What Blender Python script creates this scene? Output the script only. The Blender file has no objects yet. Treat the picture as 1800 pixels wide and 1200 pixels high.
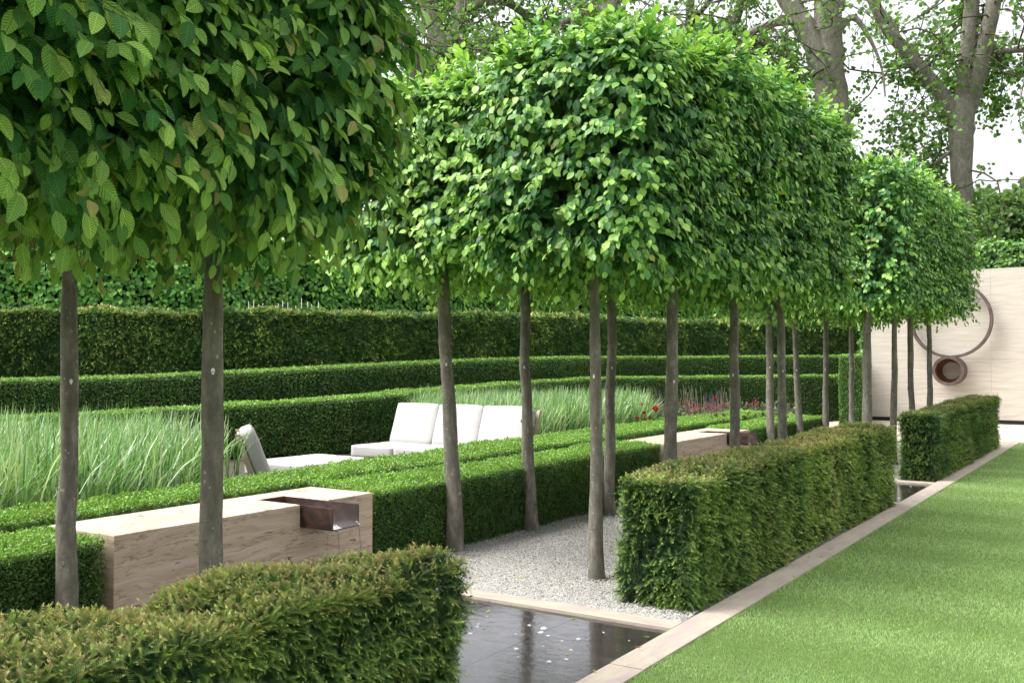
import bpy, math, random
import numpy as np
from mathutils import Vector

# ------------------------------------------------------------------ camera, world, sun
scene = bpy.context.scene
COL = scene.collection
R = math.radians
YAW, PITCH, FPX, EYE = 0.5818097, 0.0217157, 1707.5, 1.65
cd = bpy.data.cameras.new("camera")
cam = bpy.data.objects.new("camera", cd)
COL.objects.link(cam)
cam.location = (0, 0, EYE)
cam.rotation_euler = (math.pi / 2 + PITCH, 0, YAW)
cd.sensor_width = 36.0
cd.lens = 36.0 * FPX / 1800.0
cd.clip_start = 0.05
cd.clip_end = 3000
scene.camera = cam

SUN_EL, SUN_AZ = R(58), R(-122)          # azimuth measured from +Y towards +X
world = bpy.data.worlds.new("World")
scene.world = world
world.use_nodes = True
wn = world.node_tree
wn.nodes.clear()
sky = wn.nodes.new("ShaderNodeTexSky")
sky.sky_type = 'NISHITA'
sky.sun_disc = False
sky.sun_elevation = SUN_EL
sky.sun_rotation = SUN_AZ
sky.air_density = 1.0
sky.dust_density = 6.0
sky.ozone_density = 1.0
hs = wn.nodes.new("ShaderNodeHueSaturation")
hs.inputs["Saturation"].default_value = 0.14
hs.inputs["Value"].default_value = 1.0
bg = wn.nodes.new("ShaderNodeBackground")
bg.inputs[1].default_value = 0.15
wo = wn.nodes.new("ShaderNodeOutputWorld")
wn.links.new(sky.outputs[0], hs.inputs["Color"])
wn.links.new(hs.outputs[0], bg.inputs[0])
wn.links.new(bg.outputs[0], wo.inputs[0])

sd = bpy.data.lights.new("sun", 'SUN')
sd.energy = 0.75
sd.angle = R(48)
sd.color = (1.0, 0.985, 0.955)
sun = bpy.data.objects.new("sun", sd)
COL.objects.link(sun)
sdir = Vector((math.sin(SUN_AZ) * math.cos(SUN_EL), math.cos(SUN_AZ) * math.cos(SUN_EL), math.sin(SUN_EL)))
sun.rotation_euler = sdir.to_track_quat('Z', 'Y').to_euler()
sun.location = (0, 0, 30)

scene.view_settings.view_transform = 'Standard'
scene.view_settings.look = 'None'
scene.view_settings.gamma = 1.0
scene.view_settings.exposure = 1.5
scene.cycles.max_bounces = 6
scene.cycles.diffuse_bounces = 3
scene.cycles.transmission_bounces = 4
scene.cycles.transparent_max_bounces = 8
scene.cycles.glossy_bounces = 3
scene.cycles.use_denoising = True

rng = np.random.default_rng(7)
random.seed(7)

# image point (1800 x 1200 grid) at a depth along the view axis -> world point, for surveying only
_F = np.array([-math.sin(YAW) * math.cos(PITCH), math.cos(YAW) * math.cos(PITCH), math.sin(PITCH)])
_R = np.array([math.cos(YAW), math.sin(YAW), 0.0])
_U = np.cross(_R, _F)
def pt(px, py, d):
    return np.array([0, 0, EYE]) + d * (_F + _R * (px - 900) / FPX - _U * (py - 600) / FPX)

# ------------------------------------------------------------------ materials
def new_mat(name):
    m = bpy.data.materials.new(name)
    m.use_nodes = True
    nt = m.node_tree
    b = nt.nodes["Principled BSDF"]
    return m, nt, b

def nd(nt, t, **kw):
    n = nt.nodes.new(t)
    for k, v in kw.items():
        setattr(n, k, v)
    return n

def noise(nt, vec, scale, detail=4, rough=0.55, dist=0.0):
    n = nd(nt, "ShaderNodeTexNoise")
    n.inputs["Scale"].default_value = scale
    n.inputs["Detail"].default_value = detail
    n.inputs["Roughness"].default_value = rough
    n.inputs["Distortion"].default_value = dist
    if vec is not None:
        nt.links.new(vec, n.inputs["Vector"])
    return n

def mapping(nt, vec, scale=(1, 1, 1), rot=(0, 0, 0)):
    m = nd(nt, "ShaderNodeMapping")
    m.inputs["Scale"].default_value = scale
    m.inputs["Rotation"].default_value = rot
    nt.links.new(vec, m.inputs["Vector"])
    return m.outputs[0]

def ramp(nt, fac, stops, interp='LINEAR'):
    r = nd(nt, "ShaderNodeValToRGB")
    r.color_ramp.interpolation = interp
    el = r.color_ramp.elements
    while len(el) < len(stops):
        el.new(0.5)
    for e, (p, c) in zip(el, stops):
        e.position = p
        e.color = (c[0], c[1], c[2], 1) if not isinstance(c, (int, float)) else (c, c, c, 1)
    nt.links.new(fac, r.inputs[0])
    return r.outputs[0]

def mix(nt, a, b, fac, mode='MIX'):
    m = nd(nt, "ShaderNodeMix", data_type='RGBA', blend_type=mode, clamp_result=False)
    for sock, v in ((m.inputs[0], fac), (m.inputs[6], a), (m.inputs[7], b)):
        if hasattr(v, "is_linked") or isinstance(v, bpy.types.NodeSocket):
            nt.links.new(v, sock)
        elif isinstance(v, (int, float)):
            sock.default_value = v
        else:
            sock.default_value = (v[0], v[1], v[2], 1)
    return m.outputs[2]

def bump(nt, b, height, strength=0.3, dist=0.01):
    n = nd(nt, "ShaderNodeBump")
    n.inputs["Strength"].default_value = strength
    n.inputs["Distance"].default_value = dist
    nt.links.new(height, n.inputs["Height"])
    nt.links.new(n.outputs[0], b.inputs["Normal"])
    return n

def objco(nt):
    return nd(nt, "ShaderNodeTexCoord").outputs["Object"]

def mth(nt, op, a, b=None):
    m = nd(nt, "ShaderNodeMath", operation=op)
    for i, v in enumerate((a, b)):
        if v is None:
            continue
        if isinstance(v, bpy.types.NodeSocket):
            nt.links.new(v, m.inputs[i])
        else:
            m.inputs[i].default_value = v
    return m.outputs[0]

def leaf_mat(name, rough=0.45, trans=0.3, veins=False, spec=0.4, gain=1.5):
    m, nt, b = new_mat(name)
    at_ = nd(nt, "ShaderNodeAttribute", attribute_name="col")
    col = mix(nt, at_.outputs["Color"], (gain, gain, gain * 0.95), 1.0, 'MULTIPLY')
    b.inputs["Roughness"].default_value = rough
    b.inputs["Specular IOR Level"].default_value = spec
    if veins:
        lv = nd(nt, "ShaderNodeAttribute", attribute_name="lv").outputs["Vector"]
        sx = nd(nt, "ShaderNodeSeparateXYZ")
        nt.links.new(lv, sx.inputs[0])
        ax = mth(nt, 'ABSOLUTE', sx.outputs[0])
        ph = mth(nt, 'MULTIPLY', mth(nt, 'SUBTRACT', sx.outputs[1], mth(nt, 'MULTIPLY', ax, 0.85)), 62.0)
        s = mth(nt, 'SINE', ph)
        mid = mth(nt, 'LESS_THAN', ax, 0.012)
        groove = mth(nt, 'LESS_THAN', s, -0.72)
        f = mth(nt, 'MAXIMUM', mth(nt, 'MULTIPLY', groove, 0.7), mid)
        col = mix(nt, col, mix(nt, col, (1.9, 1.7, 1.8), 1.0, 'MULTIPLY'), f)
        bump(nt, b, s, 0.8, 0.003)
    nt.links.new(col, b.inputs["Base Color"])
    tr = nd(nt, "ShaderNodeBsdfTranslucent")
    tc = mix(nt, col, (0.86, 1.0, 0.36), 1.0, 'MULTIPLY')
    g = nd(nt, "ShaderNodeGamma")
    g.inputs[1].default_value = 0.8
    nt.links.new(tc, g.inputs[0])
    nt.links.new(g.outputs[0], tr.inputs[0])
    ms = nd(nt, "ShaderNodeMixShader")
    ms.inputs[0].default_value = trans
    nt.links.new(b.outputs[0], ms.inputs[1])
    nt.links.new(tr.outputs[0], ms.inputs[2])
    nt.links.new(ms.outputs[0], nt.nodes["Material Output"].inputs[0])
    return m

def plain(name, color, rough=0.6, nscale=None, var=0.2, bstr=0.0, metal=0.0, spec=0.5):
    m, nt, b = new_mat(name)
    b.inputs["Roughness"].default_value = rough
    b.inputs["Metallic"].default_value = metal
    b.inputs["Specular IOR Level"].default_value = spec
    if nscale:
        n = noise(nt, objco(nt), nscale)
        lo = [c * (1 - var) for c in color]
        hi = [min(1, c * (1 + var)) for c in color]
        nt.links.new(ramp(nt, n.outputs[0], [(0.3, lo), (0.7, hi)]), b.inputs["Base Color"])
        if bstr:
            bump(nt, b, n.outputs[0], bstr, 0.01)
    else:
        b.inputs["Base Color"].default_value = (*color, 1)
    return m

def travertine(name, light, dark, band=(1.2, 1.2, 9), pit=0.5, rough=0.6, joints=None, pits_at=0.66):
    m, nt, b = new_mat(name)
    co = objco(nt)
    warp = noise(nt, mapping(nt, co, (0.9, 0.9, 2.0)), 1.3, 3)
    wv = nd(nt, "ShaderNodeVectorMath", operation='MULTIPLY_ADD')
    nt.links.new(warp.outputs[1], wv.inputs[0])
    wv.inputs[1].default_value = (0.15, 0.15, 0.22)
    nt.links.new(co, wv.inputs[2])
    v = wv.outputs[0]
    a = noise(nt, mapping(nt, v, band), 2.2, 6, 0.6)
    c = noise(nt, mapping(nt, v, (band[0] * 2, band[1] * 2, band[2] * 5)), 2.0, 4, 0.6)
    s = mth(nt, 'ADD', mth(nt, 'MULTIPLY', a.outputs[0], 0.65), mth(nt, 'MULTIPLY', c.outputs[0], 0.35))
    col = ramp(nt, s, [(0.34, dark), (0.47, [(x + y) / 2 for x, y in zip(light, dark)]), (0.56, light), (0.7, [min(1, x * 1.08) for x in light])])
    p1 = noise(nt, mapping(nt, v, (9, 9, 95)), 1.0, 3, 0.6)
    p2 = noise(nt, mapping(nt, v, (1.0, 1.0, 6)), 2.0, 2)
    pits = mth(nt, 'MULTIPLY', mth(nt, 'GREATER_THAN', p1.outputs[0], pits_at), mth(nt, 'GREATER_THAN', p2.outputs[0], 0.5))
    col = mix(nt, col, [x * 0.3 for x in dark], mth(nt, 'MULTIPLY', pits, pit))
    speck = noise(nt, co, 90, 3)
    for off_, sc2, wd_ in ((0.5, 5.0, .010), (0.43, 7.0, .007), (0.57, 4.0, .008)):
        vn = noise(nt, mapping(nt, v, (band[0] * .9, band[1] * .9, sc2)), 1.6, 5, 0.55)
        line = mth(nt, 'LESS_THAN', mth(nt, 'ABSOLUTE', mth(nt, 'SUBTRACT', vn.outputs[0], off_)), wd_)
        brk = noise(nt, mapping(nt, co, (4, 4, 12)), 2.0, 3)
        line = mth(nt, 'MULTIPLY', line, mth(nt, 'GREATER_THAN', brk.outputs[0], .47))
        col = mix(nt, col, [x * .62 for x in dark], mth(nt, 'MULTIPLY', line, .75 * pit))
    col = mix(nt, col, (0.5, 0.5, 0.5), 0.18, 'OVERLAY') if False else col
    h = mth(nt, 'SUBTRACT', mth(nt, 'ADD', mth(nt, 'MULTIPLY', s, 0.4), mth(nt, 'MULTIPLY', speck.outputs[0], 0.12)), pits)
    nt.links.new(col, b.inputs["Base Color"])
    b.inputs["Roughness"].default_value = rough
    b.inputs["Specular IOR Level"].default_value = 0.3
    bump(nt, b, h, 0.5, 0.006)
    return m

def bark_mat(name, base, pale, green=(0.10, 0.12, 0.06), spots=0.6, zs=2.0):
    m, nt, b = new_mat(name)
    co = objco(nt)
    n1 = noise(nt, mapping(nt, co, (9, 9, zs * 1.6)), 2.2, 7, 0.7)
    n2 = noise(nt, mapping(nt, co, (1, 1, 0.35)), 7.0, 3)
    col = ramp(nt, n1.outputs[0], [(0.3, [x * 0.55 for x in base]), (0.5, base), (0.72, pale)])
    col = mix(nt, col, green, ramp(nt, n2.outputs[0], [(0.48, 0.0), (0.66, 0.55)]))
    n3 = noise(nt, mapping(nt, co, (1, 1, 0.5)), 6.0, 5, 0.7)
    col = mix(nt, col, [x * .5 for x in base], ramp(nt, n3.outputs[0], [(0.46, 0.0), (0.6, 0.6)]))
    n4 = noise(nt, mapping(nt, co, (3, 3, 14)), 3.0, 3, 0.6)
    col = mix(nt, col, [x * .4 for x in base], ramp(nt, n4.outputs[0], [(0.62, 0.0), (0.68, 0.45)]))
    v = nd(nt, "ShaderNodeTexVoronoi")
    v.inputs["Scale"].default_value = 16
    nt.links.new(mapping(nt, co, (1.4, 1.4, 1.0)), v.inputs["Vector"])
    k = noise(nt, co, 5.0, 2)
    th = mth(nt, 'MULTIPLY', k.outputs[0], 0.33)
    sp = mth(nt, 'LESS_THAN', v.outputs["Distance"], mth(nt, 'SUBTRACT', th, 0.055))
    col = mix(nt, col, [min(1, x * 1.9) for x in pale], mth(nt, 'MULTIPLY', sp, spots * 0.6))
    nt.links.new(col, b.inputs["Base Color"])
    b.inputs["Roughness"].default_value = 0.85
    b.inputs["Specular IOR Level"].default_value = 0.2
    bump(nt, b, n1.outputs[0], 0.6, 0.012)
    return m

M = {}
M['hornbeam_near'] = leaf_mat("hornbeam_leaf_ribbed", 0.38, 0.32, True, 0.5, 1.7)
M['hornbeam'] = leaf_mat("hornbeam_leaf", 0.42, 0.32, False, 0.4, 1.6)
M['yew'] = leaf_mat("yew_needle", 0.5, 0.18, False, 0.3, 1.75)
M['box'] = leaf_mat("box_leaf", 0.42, 0.26, False, 0.4)
M['grassblade'] = leaf_mat("grass_blade", 0.5, 0.28, False, 0.35)
M['plane'] = leaf_mat("plane_leaf", 0.5, 0.4, False, 0.3)
M['petal'] = leaf_mat("petal", 0.6, 0.2, False, 0.2)
M['core'] = plain("hedge_inner_twigs_and_shade", (0.012, 0.018, 0.008), 0.9, 30, 0.4)  # solid hedge core, coloured dark for inner stems and shade
M['boxcore'] = plain("box_inner_foliage_and_shade", (0.02, 0.045, 0.012), 0.9, 40, 0.5, 0.5)  # dark green core under the leaves, inner shade put into its colour
M['twig'] = plain("twig_bark", (0.07, 0.045, 0.03), 0.8, 40, 0.3)
M['bark'] = bark_mat("hornbeam_bark", (0.215, 0.197, 0.16), (0.38, 0.355, 0.30), (0.10, 0.105, 0.06))
M['planebark'] = bark_mat("plane_bark", (0.24, 0.222, 0.185), (0.40, 0.38, 0.33), (0.16, 0.165, 0.09), 0.35, 5.0)
M['darkbark'] = bark_mat("shaded_branch_bark", (0.11, 0.095, 0.07), (0.2, 0.17, 0.13), (0.08, 0.085, 0.05), 0.2, 4.0)
M['paint'] = plain("white_tree_paint", (0.75, 0.75, 0.72), 0.7, 90, 0.25)
M['travblock'] = travertine("travertine_block", (0.60, 0.475, 0.365), (0.43, 0.315, 0.225), (0.7, 0.7, 9), 0.8, 0.6, None, 0.635)
M['travtop'] = travertine("travertine_kerb", (0.50, 0.435, 0.34), (0.40, 0.32, 0.31), (5, 1.0, 5), 0.25, 0.55, None, 0.72)
M['travcross'] = travertine("travertine_cross", (0.50, 0.435, 0.34), (0.40, 0.31, 0.3), (1.0, 5, 5), 0.25, 0.55, None, 0.72)
M['fabric'] = plain("white_outdoor_fabric", (0.40, 0.39, 0.38), 0.9, 6, 0.03, 0.1, 0, 0.2)
M['teak'] = plain("pale_teak", (0.42, 0.34, 0.26), 0.6, 12, 0.2)
M['soil'] = plain("soil", (0.05, 0.038, 0.026), 0.95, 8, 0.4, 0.5)

# ------------------------------------------------------------------ mesh helpers
def sn(P, f=1.0, seed=0):
    """cheap smooth pseudo-noise in about -1..1"""
    P = np.asarray(P, float) * f
    s = np.zeros(P.shape[0])
    r = np.random.default_rng(seed + 100)
    for k in range(6):
        d = r.normal(size=3)
        d *= (0.7 + 0.5 * k) / np.linalg.norm(d)
        s += np.sin(P @ d * 2.2 + r.uniform(0, 6.28)) / (1 + 0.35 * k)
    return s / 2.6

def norm(a):
    return a / np.maximum(np.linalg.norm(a, axis=-1, keepdims=True), 1e-9)

class MB:
    """collects chunks of uniform polygons with a colour (and leaf coordinate) per vertex"""
    def __init__(s):
        s.v, s.f, s.c, s.l, s.m, s.n = [], [], [], [], [], 0
        s.sm = []
    def add(s, V, F, C=None, L=None, mi=0, smooth=False):
        V = np.asarray(V, np.float32).reshape(-1, 3)
        F = np.asarray(F, np.int32)
        if len(V) == 0 or len(F) == 0:
            return
        if C is None:
            C = np.ones((len(V), 3), np.float32)
        C = np.asarray(C, np.float32)
        if C.ndim == 1:
            C = np.tile(C, (len(V), 1))
        if L is None:
            L = np.zeros((len(V), 3), np.float32)
        s.v.append(V); s.f.append(F + s.n); s.c.append(C); s.l.append(L); s.m.append(mi); s.sm.append(smooth)
        s.n += len(V)
    def build(s, name, mats, parent=None, lv=False, origin=None):
        V = np.concatenate(s.v)
        if origin is not None:
            V = V - np.asarray(origin, np.float32)
        me = bpy.data.meshes.new(name)
        me.vertices.add(len(V))
        me.vertices.foreach_set("co", V.ravel())
        loops = np.concatenate([f.ravel() for f in s.f])
        tot = np.concatenate([np.full(len(f), f.shape[1], np.int32) for f in s.f])
        start = np.concatenate([[0], np.cumsum(tot)[:-1]]).astype(np.int32)
        me.loops.add(len(loops))
        me.loops.foreach_set("vertex_index", loops)
        me.polygons.add(len(tot))
        me.polygons.foreach_set("loop_start", start)
        me.polygons.foreach_set("loop_total", tot)
        me.polygons.foreach_set("material_index", np.concatenate([np.full(len(f), m, np.int32) for f, m in zip(s.f, s.m)]))
        me.polygons.foreach_set("use_smooth", np.concatenate([np.full(len(f), q, bool) for f, q in zip(s.f, s.sm)]))
        me.update(calc_edges=True)
        C = np.concatenate(s.c)
        a = me.attributes.new("col", 'FLOAT_COLOR', 'POINT')
        a.data.foreach_set("color", np.concatenate([C, np.ones((len(C), 1), np.float32)], 1).ravel())
        if lv:
            a = me.attributes.new("lv", 'FLOAT_VECTOR', 'POINT')
            a.data.foreach_set("vector", np.concatenate(s.l).astype(np.float32).ravel())
        for m in (mats if isinstance(mats, (list, tuple)) else [mats]):
            me.materials.append(m)
        o = bpy.data.objects.new(name, me)
        COL.objects.link(o)
        if parent is not None:
            o.parent = parent
        if origin is not None:
            o.location = Vector(origin) - (parent.location if parent is not None else Vector((0, 0, 0)))
        return o

def tag(o, label=None, cat=None, group=None, kind=None):
    for k, v in (("label", label), ("category", cat), ("group", group), ("kind", kind)):
        if v:
            o[k] = v
    return o

def empty(name, loc=(0, 0, 0)):
    o = bpy.data.objects.new(name, None)
    COL.objects.link(o)
    o.location = loc
    o.empty_display_size = 0.2
    return o

def box(mb, x0, x1, y0, y1, z0, z1, mi=0, C=None):
    V = [(x, y, z) for z in (z0, z1) for y in (y0, y1) for x in (x0, x1)]
    F = [(0, 2, 3, 1), (4, 5, 7, 6), (0, 1, 5, 4), (2, 6, 7, 3), (0, 4, 6, 2), (1, 3, 7, 5)]
    mb.add(V, F, C, None, mi)

def tube(mb, pts, rad, n=8, mi=0, C=None, jitter=0.0, cap=True, seed=0):
    pts = np.asarray(pts, float)
    rad = np.asarray(rad, float) * np.ones(len(pts))
    T = np.gradient(pts, axis=0)
    T = norm(T)
    ref = np.array([0.13, 0.97, 0.2]) if abs(T[0][2]) > 0.7 else np.array([0, 0, 1.0])
    A = norm(np.cross(T, ref))
    B = np.cross(T, A)
    th = np.linspace(0, 2 * np.pi, n, endpoint=False)
    ring = A[:, None, :] * np.cos(th)[None, :, None] + B[:, None, :] * np.sin(th)[None, :, None]
    rr = rad[:, None] * np.ones((1, n))
    V = pts[:, None, :] + ring * rr[:, :, None]
    if jitter:
        f = V.reshape(-1, 3)
        j = 1 + jitter * sn(f, 9.0, seed).reshape(len(pts), n)
        V = pts[:, None, :] + ring * (rr * j)[:, :, None]
    V = V.reshape(-1, 3)
    k = np.arange(len(pts) - 1)[:, None] * n
    i = np.arange(n)[None, :]
    F = np.stack([k + i, k + (i + 1) % n, k + n + (i + 1) % n, k + n + i], -1).reshape(-1, 4)
    mb.add(V, F, C, None, mi, True)
    if cap:
        base = (len(pts) - 1) * n
        mb.add(V[base:], [list(range(n))], C, None, mi)

def smooth_path(P, k=6):
    P = np.asarray(P, float)
    t = np.arange(len(P))
    out = []
    for i in range(len(P) - 1):
        p0, p1, p2, p3 = P[max(i - 1, 0)], P[i], P[i + 1], P[min(i + 2, len(P) - 1)]
        for s in np.linspace(0, 1, k, endpoint=False):
            out.append(0.5 * ((2 * p1) + (-p0 + p2) * s + (2 * p0 - 5 * p1 + 4 * p2 - p3) * s ** 2 + (-p0 + 3 * p1 - 3 * p2 + p3) * s ** 3))
    out.append(P[-1])
    return np.array(out)

# leaf templates: (verts, faces, tip factor, leaf coords)
def tmpl_leaf(ys, w, fold=0.22, droop=0.18, power=0.8, zig=0.0):
    ys = np.array(ys)
    V, L = [], []
    for i, y in enumerate(ys):
        wd = w * np.sin(np.pi * y ** power) ** 0.75 if 0 < y < 1 else 0
        V.append((0, y, -droop * y * y)); L.append((0, y, 0))
        if 0 < i < len(ys) - 1:
            for sgn in (-1, 1):
                V.append((sgn * wd, y + 0.02, -droop * y * y + fold * wd)); L.append((sgn * wd, y, 0))
    F3, F4 = [], []
    n = len(ys)
    def c(i): return 0 if i == 0 else 1 + 3 * (i - 1)
    def sd_(i, s): return c(i) + 1 + s
    for s in (0, 1):
        for i in range(n - 1):
            if i == 0:
                f = [c(0), c(1), sd_(1, s)]
            elif i == n - 2:
                f = [c(i), c(i + 1), sd_(i, s)]
            else:
                f = [c(i), c(i + 1), sd_(i + 1, s), sd_(i, s)]
            if s == 0: f = f[::-1]
            (F3 if len(f) == 3 else F4).append(f)
    # triangles only, for a uniform array
    F = F3 + [f[:3] for f in F4] + [[f[0], f[2], f[3]] for f in F4]
    V = np.array(V, float); L = np.array(L, float)
    return V, np.array(F), V[:, 1].clip(0, 1), L

_YS = [0, .08, .24, .42, .62, .8, .92, 1.0]
T_NEAR = tmpl_leaf(_YS, 0.275, 0.3, 0.20, 0.92)
NEAR_SET = [T_NEAR, tmpl_leaf(_YS, 0.30, 0.12, 0.42, 0.95), tmpl_leaf(_YS, 0.25, 0.55, 0.10, 0.88)]
T_MID = tmpl_leaf([0, .24, .62, 1.0], 0.34, 0.16, 0.2)
MID_SET = [T_MID, tmpl_leaf([0, .28, .68, 1.0], 0.30, 0.35, 0.35), tmpl_leaf([0, .22, .6, 1.0], 0.36, 0.08, 0.1)]
T_FAR = (np.array([(0, 0, 0), (-.3, .5, .06), (.3, .5, .06), (0, 1, -.15)], float), np.array([(0, 2, 1), (1, 2, 3)]), np.array([0, .5, .5, 1.0]), np.zeros((4, 3)))
T_PALM = (np.array([(0, 0, 0), (-.45, .25, .1), (-.35, .75, -.05), (0, .55, .05), (0, 1.05, -.1), (.35, .8, -.02), (.5, .3, .08)], float),
          np.array([(0, 3, 1), (1, 3, 2), (3, 4, 2), (3, 5, 4), (0, 6, 3), (3, 6, 5)]), np.full(7, .5), np.zeros((7, 3)))

def tmpl_yew(pairs, nl=0.3, nw=0.032, curve=0.42):
    V, F, g = [], [], []
    def zc(y): return -curve * y * y
    for i in range(pairs):
        y = (i + 0.3) / pairs
        ln = nl * (1 - 0.45 * y) * (0.75 if i == 0 else 1)
        for s in (-1, 1):
            b = len(V)
            V += [(0, y - nw, zc(y)), (0, y + nw, zc(y)), (s * ln * .9, y + ln * 0.6, zc(y) + ln * 0.22)]
            F.append((b, b + 1, b + 2) if s < 0 else (b + 1, b, b + 2))
            g += [y, y, y]
    b = len(V)
    V += [(-.012, 0, 0), (.012, 0, 0), (0, 1.0, zc(1)), (0, 1.15, zc(1.1)), (-.07, .93, zc(.93) - .05), (.07, .93, zc(.93) + .05)]
    g += [0, 0, 1, 1, .9, .9]
    F += [(b, b + 1, b + 2), (b + 4, b + 5, b + 3)]
    return np.array(V, float), np.array(F), np.array(g) ** 1.4, np.zeros((len(V), 3))

T_YEW_NEAR = tmpl_yew(10, 0.30, 0.036)
T_YEW = tmpl_yew(7, 0.36, 0.05)
T_YEW_FAR = tmpl_yew(4, 0.42, 0.09)
T_BOX = (np.array([(0, 0, 0), (-.34, .5, .1), (.34, .5, .1), (0, 1, -.05)], float), np.array([(0, 2, 1), (1, 2, 3)]), np.array([0, .5, .5, 1.0]), np.zeros((4, 3)))

def scatter(mb, T, P, A, N, size, colA, colB=None, mi=0, smooth=False):
    """place a template at P, growing along A, facing N; colours run from colA to colB"""
    V, F, g, L = T
    n = len(P)
    if n == 0:
        return
    A = norm(A)
    N = N - A * (N * A).sum(1, keepdims=True)
    N = norm(N)
    X = np.cross(A, N)
    size = np.asarray(size, float) * np.ones(n)
    W = (X[:, None, :] * V[None, :, 0, None] + A[:, None, :] * V[None, :, 1, None] + N[:, None, :] * V[None, :, 2, None]) * size[:, None, None] + P[:, None, :]
    if colB is None:
        colB = colA
    C = colA[:, None, :] * (1 - g[None, :, None]) + colB[:, None, :] * g[None, :, None]
    FF = (F[None] + (np.arange(n) * len(V))[:, None, None]).reshape(-1, F.shape[1])
    LL = np.tile(L, (n, 1))
    mb.add(W.reshape(-1, 3), FF, C.reshape(-1, 3), LL, mi, smooth)

def pick(cols, w, n, var=0.18):
    cols = np.array(cols)
    i = rng.choice(len(cols), n, p=np.array(w) / sum(w))
    return cols[i] * (1 + var * rng.normal(size=(n, 1))).clip(0.5, 1.7) * (1 + 0.06 * rng.normal(size=(n, 3)))

# ------------------------------------------------------------------ ground, lawn, kerb, gravel, water
def sheet(name, x0, x1, y0, y1, z, mat, thick=None):
    mb = MB()
    if thick:
        box(mb, x0, x1, y0, y1, z - thick, z)
    else:
        mb.add([(x0, y0, z), (x1, y0, z), (x1, y1, z), (x0, y1, z)], [(0, 1, 2, 3)])
    o = mb.build(name, mat)
    return tag(o, kind="structure")

m, nt, b = new_mat("ground_cover")
n_ = noise(nt, objco(nt), 0.6, 5)
nt.links.new(ramp(nt, n_.outputs[0], [(0.35, (0.05, 0.07, 0.025)), (0.65, (0.08, 0.085, 0.04))]), b.inputs["Base Color"])
b.inputs["Roughness"].default_value = 0.95
sheet("ground", -400, 400, -100, 700, -0.06, m)
sheet("planting_soil", -24, -5.18, -4, 30.5, -0.03, M['soil'])

m, nt, b = new_mat("lawn_turf")
co = objco(nt)
a1 = noise(nt, co, 1.6, 4)
a2 = noise(nt, co, 160, 3)
c1 = ramp(nt, a1.outputs[0], [(0.3, (0.16, 0.25, 0.075)), (0.7, (0.20, 0.30, 0.09))])
nt.links.new(mix(nt, c1, ramp(nt, a2.outputs[0], [(0.3, (0.35, 0.4, 0.3)), (0.7, (1, 1, 1))]), 0.8, 'MULTIPLY'), b.inputs["Base Color"])
b.inputs["Roughness"].default_value = 0.8
b.inputs["Specular IOR Level"].default_value = 0.2
bump(nt, b, a2.outputs[0], 0.8, 0.02)
LX, LY = -2.285, 22.15
sheet("lawn", LX, 14, -3, LY, 0.0, m)

m, nt, b = new_mat("gravel_bed")
co = objco(nt)
v = nd(nt, "ShaderNodeTexVoronoi"); v.inputs["Scale"].default_value = 95
nt.links.new(co, v.inputs["Vector"])
nt.links.new(mix(nt, ramp(nt, v.outputs["Color"], [(0.0, (0.36, 0.32, 0.27)), (1.0, (0.74, 0.71, 0.66))]), ramp(nt, v.outputs["Distance"], [(0.2, 1.0), (0.75, 0.25)]), 1.0, 'MULTIPLY'), b.inputs["Base Color"])
b.inputs["Roughness"].default_value = 0.85
bump(nt, b, v.outputs["Distance"], 0.8, 0.01)
for (ya, yb) in ((-4, 3.62), (5.75, 12.02), (14.33, 21.6)):
    sheet("gravel", -5.22, -2.50, ya, yb, -0.012, m)

KZ = 0.012
def kerb_run(x0, x1, y0, y1, z, mat, step=1.25, along='y'):
    mb = MB()
    a, e = (y0, y1) if along == 'y' else (x0, x1)
    while a < e - .01:
        c_ = min(a + step, e)
        dz = rng.uniform(-.0012, .0012)
        if along == 'y': box(mb, x0, x1, a + .0015, c_ - .0015, z - .1, z + dz)
        else: box(mb, a + .0015, c_ - .0015, y0, y1, z - .1, z + dz)
        a = c_
    tag(mb.build("stone_kerb", mat), kind="structure")
kerb_run(-2.488, LX, -4, LY + 0.2, KZ, M['travtop'])
sheet("stone_kerb", -2.488, 14, LY + 0.201, LY + 0.36, KZ, M['travcross'], 0.1)
for ya, yb in ((3.49, 3.62), (5.575, 5.75), (11.90, 12.03), (14.14, 14.33)):
    kerb_run(-5.22, -2.489, ya, yb, KZ + 0.002, M['travcross'], 1.365, 'x')
sheet("paving", -7.5, 14, 24.9, 29.0, 0.0, M['travtop'])
sheet("paving", -7.5, -2.49, 21.62, 24.899, 0.002, M['travtop'])

# wet slate pool slabs
m, nt, b = new_mat("wet_dark_stone")
co = objco(nt)
s1 = noise(nt, mapping(nt, co, (1, 2.2, 1)), 3.0, 6, 0.65, 0.6)
nt.links.new(ramp(nt, s1.outputs[0], [(0.3, (0.10, 0.083, 0.075)), (0.5, (0.16, 0.135, 0.122)), (0.7, (0.23, 0.20, 0.18))]), b.inputs["Base Color"])
b.inputs["Roughness"].default_value = 0.35
bump(nt, b, s1.outputs[0], 0.35, 0.01)
M['slate'] = m
m, nt, b = new_mat("water_film")
nt.nodes.remove(b)
gl = nd(nt, "ShaderNodeBsdfGlossy"); gl.inputs["Roughness"].default_value = 0.045
gl.inputs["Color"].default_value = (0.95, 0.95, 1, 1)
tp = nd(nt, "ShaderNodeBsdfTransparent"); tp.inputs[0].default_value = (0.9, 0.9, 0.9, 1)
fr = nd(nt, "ShaderNodeFresnel"); fr.inputs[0].default_value = 2.2
mx = nd(nt, "ShaderNodeMixShader")
w1 = noise(nt, mapping(nt, objco(nt), (1.0, 1.5, 1)), 9, 5, 0.6, 1.2)
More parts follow.
